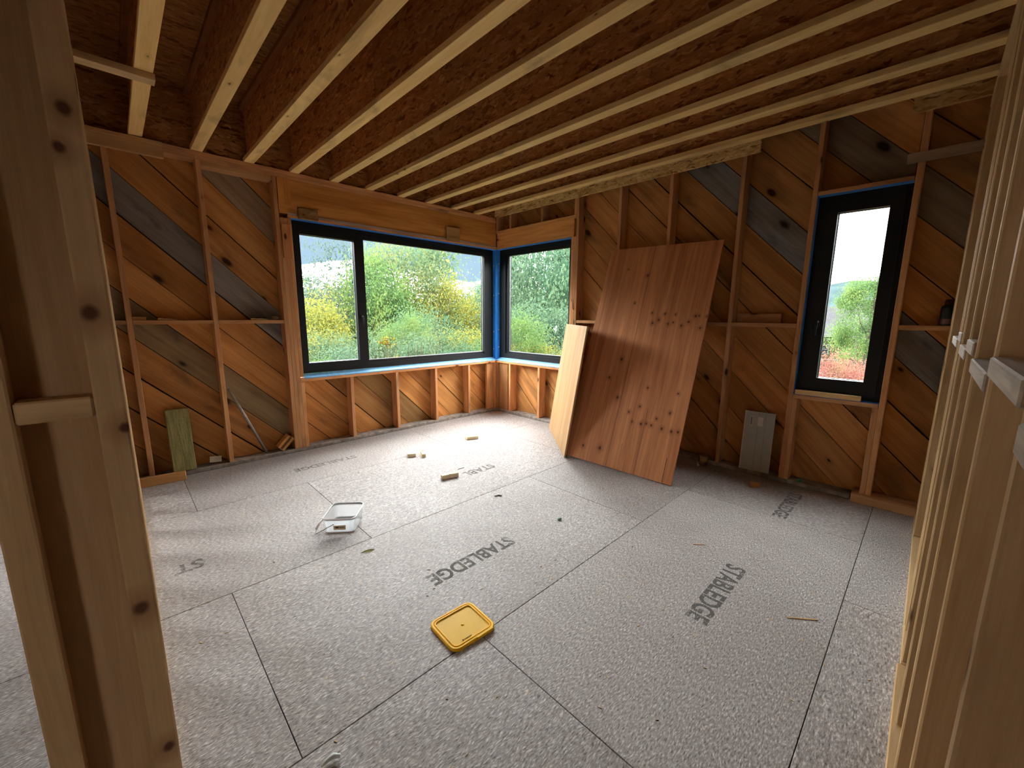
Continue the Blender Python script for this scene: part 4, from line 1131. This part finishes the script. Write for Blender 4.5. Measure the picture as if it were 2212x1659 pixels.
# the wood goes on round the house outside the frame (its reflection shows in the panes)
rnd = random.Random(21)
wv, wf = [], []
base = crown_mesh('crown', 31, 2600, 0.075, 40, 0.4)
bv = [v.co.copy() for v in base.vertices]; bf = [tuple(p.vertices) for p in base.polygons]
for az in list(range(98, 168, 7)) + list(range(-72, -24, 7)):
    d = rnd.uniform(15, 19); a = math.radians(az); r = rnd.uniform(2.4, 3.2); h = rnd.uniform(4.2, 5.6)
    ox, oy = CAM.x * 0.4 + d * math.cos(a), CAM.y * 0.4 + d * math.sin(a); k0 = len(wv)
    wv += [(ox + v.x * r, oy + v.y * r, GZ + h * 0.95 + v.z * h) for v in bv]
    wf += [tuple(q + k0 for q in f) for f in bf]
bpy.data.meshes.remove(base)
wm = bpy.data.meshes.new('woodland'); wm.from_pydata(wv, [], wf); wm.materials.append(LM['green'])
tag(link('woodland', wm, None), 'wood of green trees continuing round the house', 'trees', kind='stuff')

# dead stalks and goldenrod before the big window
STALK = simple('dead_stalk', (0.10, 0.088, 0.06), 0.9, 0.1)
FLOWER = simple('goldenrod', (0.20, 0.14, 0.008), 0.8, 0.1)
bm = bmesh.new(); rnd = random.Random(4)
for i in range(70):
    az = rnd.uniform(56.5, 64.2); d = rnd.uniform(6.6, 7.6); x, y = at(az, d)
    top = CAM.z + d * math.tan(math.radians(rnd.uniform(-7.0, -3.6)))
    lx, ly = rnd.uniform(-0.25, 0.25), rnd.uniform(-0.25, 0.25); w = 0.008
    for q in (Vector((w, 0, 0)), Vector((0, w, 0))):
        p0, p1, p2 = Vector((x, y, GZ)), Vector((x + lx * 0.4, y + ly * 0.4, (GZ + top) * 0.5)), Vector((x + lx, y + ly, top))
        a = [bm.verts.new(p) for p in (p0 - q, p0 + q, p1 + q, p1 - q, p2 + q * 0.4, p2 - q * 0.4)]
        bm.faces.new((a[0], a[1], a[2], a[3])); bm.faces.new((a[3], a[2], a[4], a[5]))
o = link('dead_stalks', mesh_of(bm, 'stalks', STALK), None)
tag(o, 'pale dead stalks standing close outside the big window', 'stalks', kind='stuff')
for i, (az, d, el) in enumerate(((62.9, 7.2, -3.2), (61.8, 7.0, -6.0), (54.3, 7.3, -6.2))):
    x, y = at(az, d); z = CAM.z + d * math.tan(math.radians(el))
    g = empty('goldenrod', (x, y, GZ), label=('yellow flower spray, highest of those outside the big window', 'yellow flower spray at the big window bottom edge, right of mullion', 'yellow flower spray at the big window bottom edge, farther right')[i], cat='flower')
    link('stem', tube_mesh([(0, 0, 0), (0.05, 0.02, (z - GZ) * 0.6), (0, 0, z - GZ)], 0.006, STALK, 5), g)
    bm = bmesh.new(); r_ = random.Random(i)
    for k in range(60):
        c = Vector((r_.gauss(0, 0.06), r_.gauss(0, 0.06), z - GZ - 0.05 + r_.gauss(0, 0.05))); s = 0.018
        vs = [bm.verts.new(c + Vector((r_.gauss(0, s), r_.gauss(0, s), r_.gauss(0, s)))) for _ in range(4)]
        bm.faces.new(vs)
    link('blossom', mesh_of(bm, 'blossom', FLOWER), g)

# wooded hill and the neighbouring house in the narrow window
bm = bmesh.new(); nx, ny = 30, 40
gr = []
for i in range(nx + 1):
    row = []
    for j in range(ny + 1):
        x = 105 + 50 * i / nx; y = -120 + 260 * j / ny
        h = (10.6 + 2.4 * math.sin(y * 0.045 + 1.2) + 1.0 * math.sin(y * 0.19)) * math.sin(min(1, i / 14) * math.pi / 2) + random.uniform(-0.3, 0.3)
        row.append(bm.verts.new((x, y, GZ + max(h, -0.2))))
    gr.append(row)
for i in range(nx):
    for j in range(ny): bm.faces.new((gr[i][j], gr[i + 1][j], gr[i + 1][j + 1], gr[i][j + 1]))
link('hill', mesh_of(bm, 'hill', HILLM, True), None)['kind'] = 'structure'

hs = empty('house', (25.0, 0.0, GZ), label='brown house with grey roof seen beyond the narrow window', cat='house')
def hbox(name, x0, x1, y0, y1, z0, z1, mat, parent=None, col=None):
    bm = bmesh.new(); add_box(bm, x0, x1, y0, y1, z0 - GZ, z1 - GZ)
    return link(name, mesh_of(bm, name, mat), parent or hs, None, col)
hbox('wall', 0, 8, -9, 8.5, GZ, 0.55, BRICKM)
bm = bmesh.new()
pr = [(-0.5, 0.60), (4.0, 2.25), (8.5, 0.60), (8.5, 0.45), (4.0, 2.1), (-0.5, 0.45)]
f = [bm.verts.new((x, -9.4, z - GZ)) for x, z in pr]; bk = [bm.verts.new((x, 8.9, z - GZ)) for x, z in pr]
bm.faces.new(f); bm.faces.new(list(reversed(bk)))
for i in range(6):
    j = (i + 1) % 6; bm.faces.new((f[j], f[i], bk[i], bk[j]))
bmesh.ops.recalc_face_normals(bm, faces=list(bm.faces))
link('roof', mesh_of(bm, 'roof', ROOFM), hs)
hbox('gutter', -0.62, -0.50, -9.4, 8.9, 0.46, 0.60, TRIMW)
hbox('fascia', -0.30, -0.02, -9.2, 8.7, 0.24, 0.44, TRIMW, col=(0.9, 0.85, 0.8))
for (y, z0, z1, w_) in ((-0.62, -0.55, 0.02, 0.28), (-3.35, -0.2, 0.2, 0.3), (2.4, -0.55, 0.02, 0.3)):
    wf = hbox('window', -0.05, 0.02, y - w_, y + w_, z0, z1, TRIMW)
    sub_ = hbox('pane', -0.07, -0.04, y - w_ + 0.06, y - 0.0 + w_ - 0.06, z0 + 0.06, z1 - 0.06, PANE, wf)
    hbox('glazing_bar', -0.08, -0.06, y - w_ + 0.05, y + w_ - 0.05, (z0 + z1) / 2 - 0.02, (z0 + z1) / 2 + 0.02, TRIMW, wf)
deck = empty('deck', (22.6, -0.4, GZ), label='white railed deck by the brown house in the narrow window', cat='deck')
hb = lambda n, *a: hbox(n, *a, TRIMW, deck)
hb('platform', -0.9, 1.9, -1.4, 3.2, -1.55, -1.40)
hb('top_rail', -0.9, -0.84, -1.4, 3.2, -0.62, -0.56)
for i in range(16): hb('baluster', -0.89, -0.85, -1.38 + 0.3 * i, -1.34 + 0.3 * i, -1.40, -0.62)
for y in (-1.3, 1.0, 3.1): hb('post', -0.8, -0.65, y, y + 0.14, GZ, -1.55)
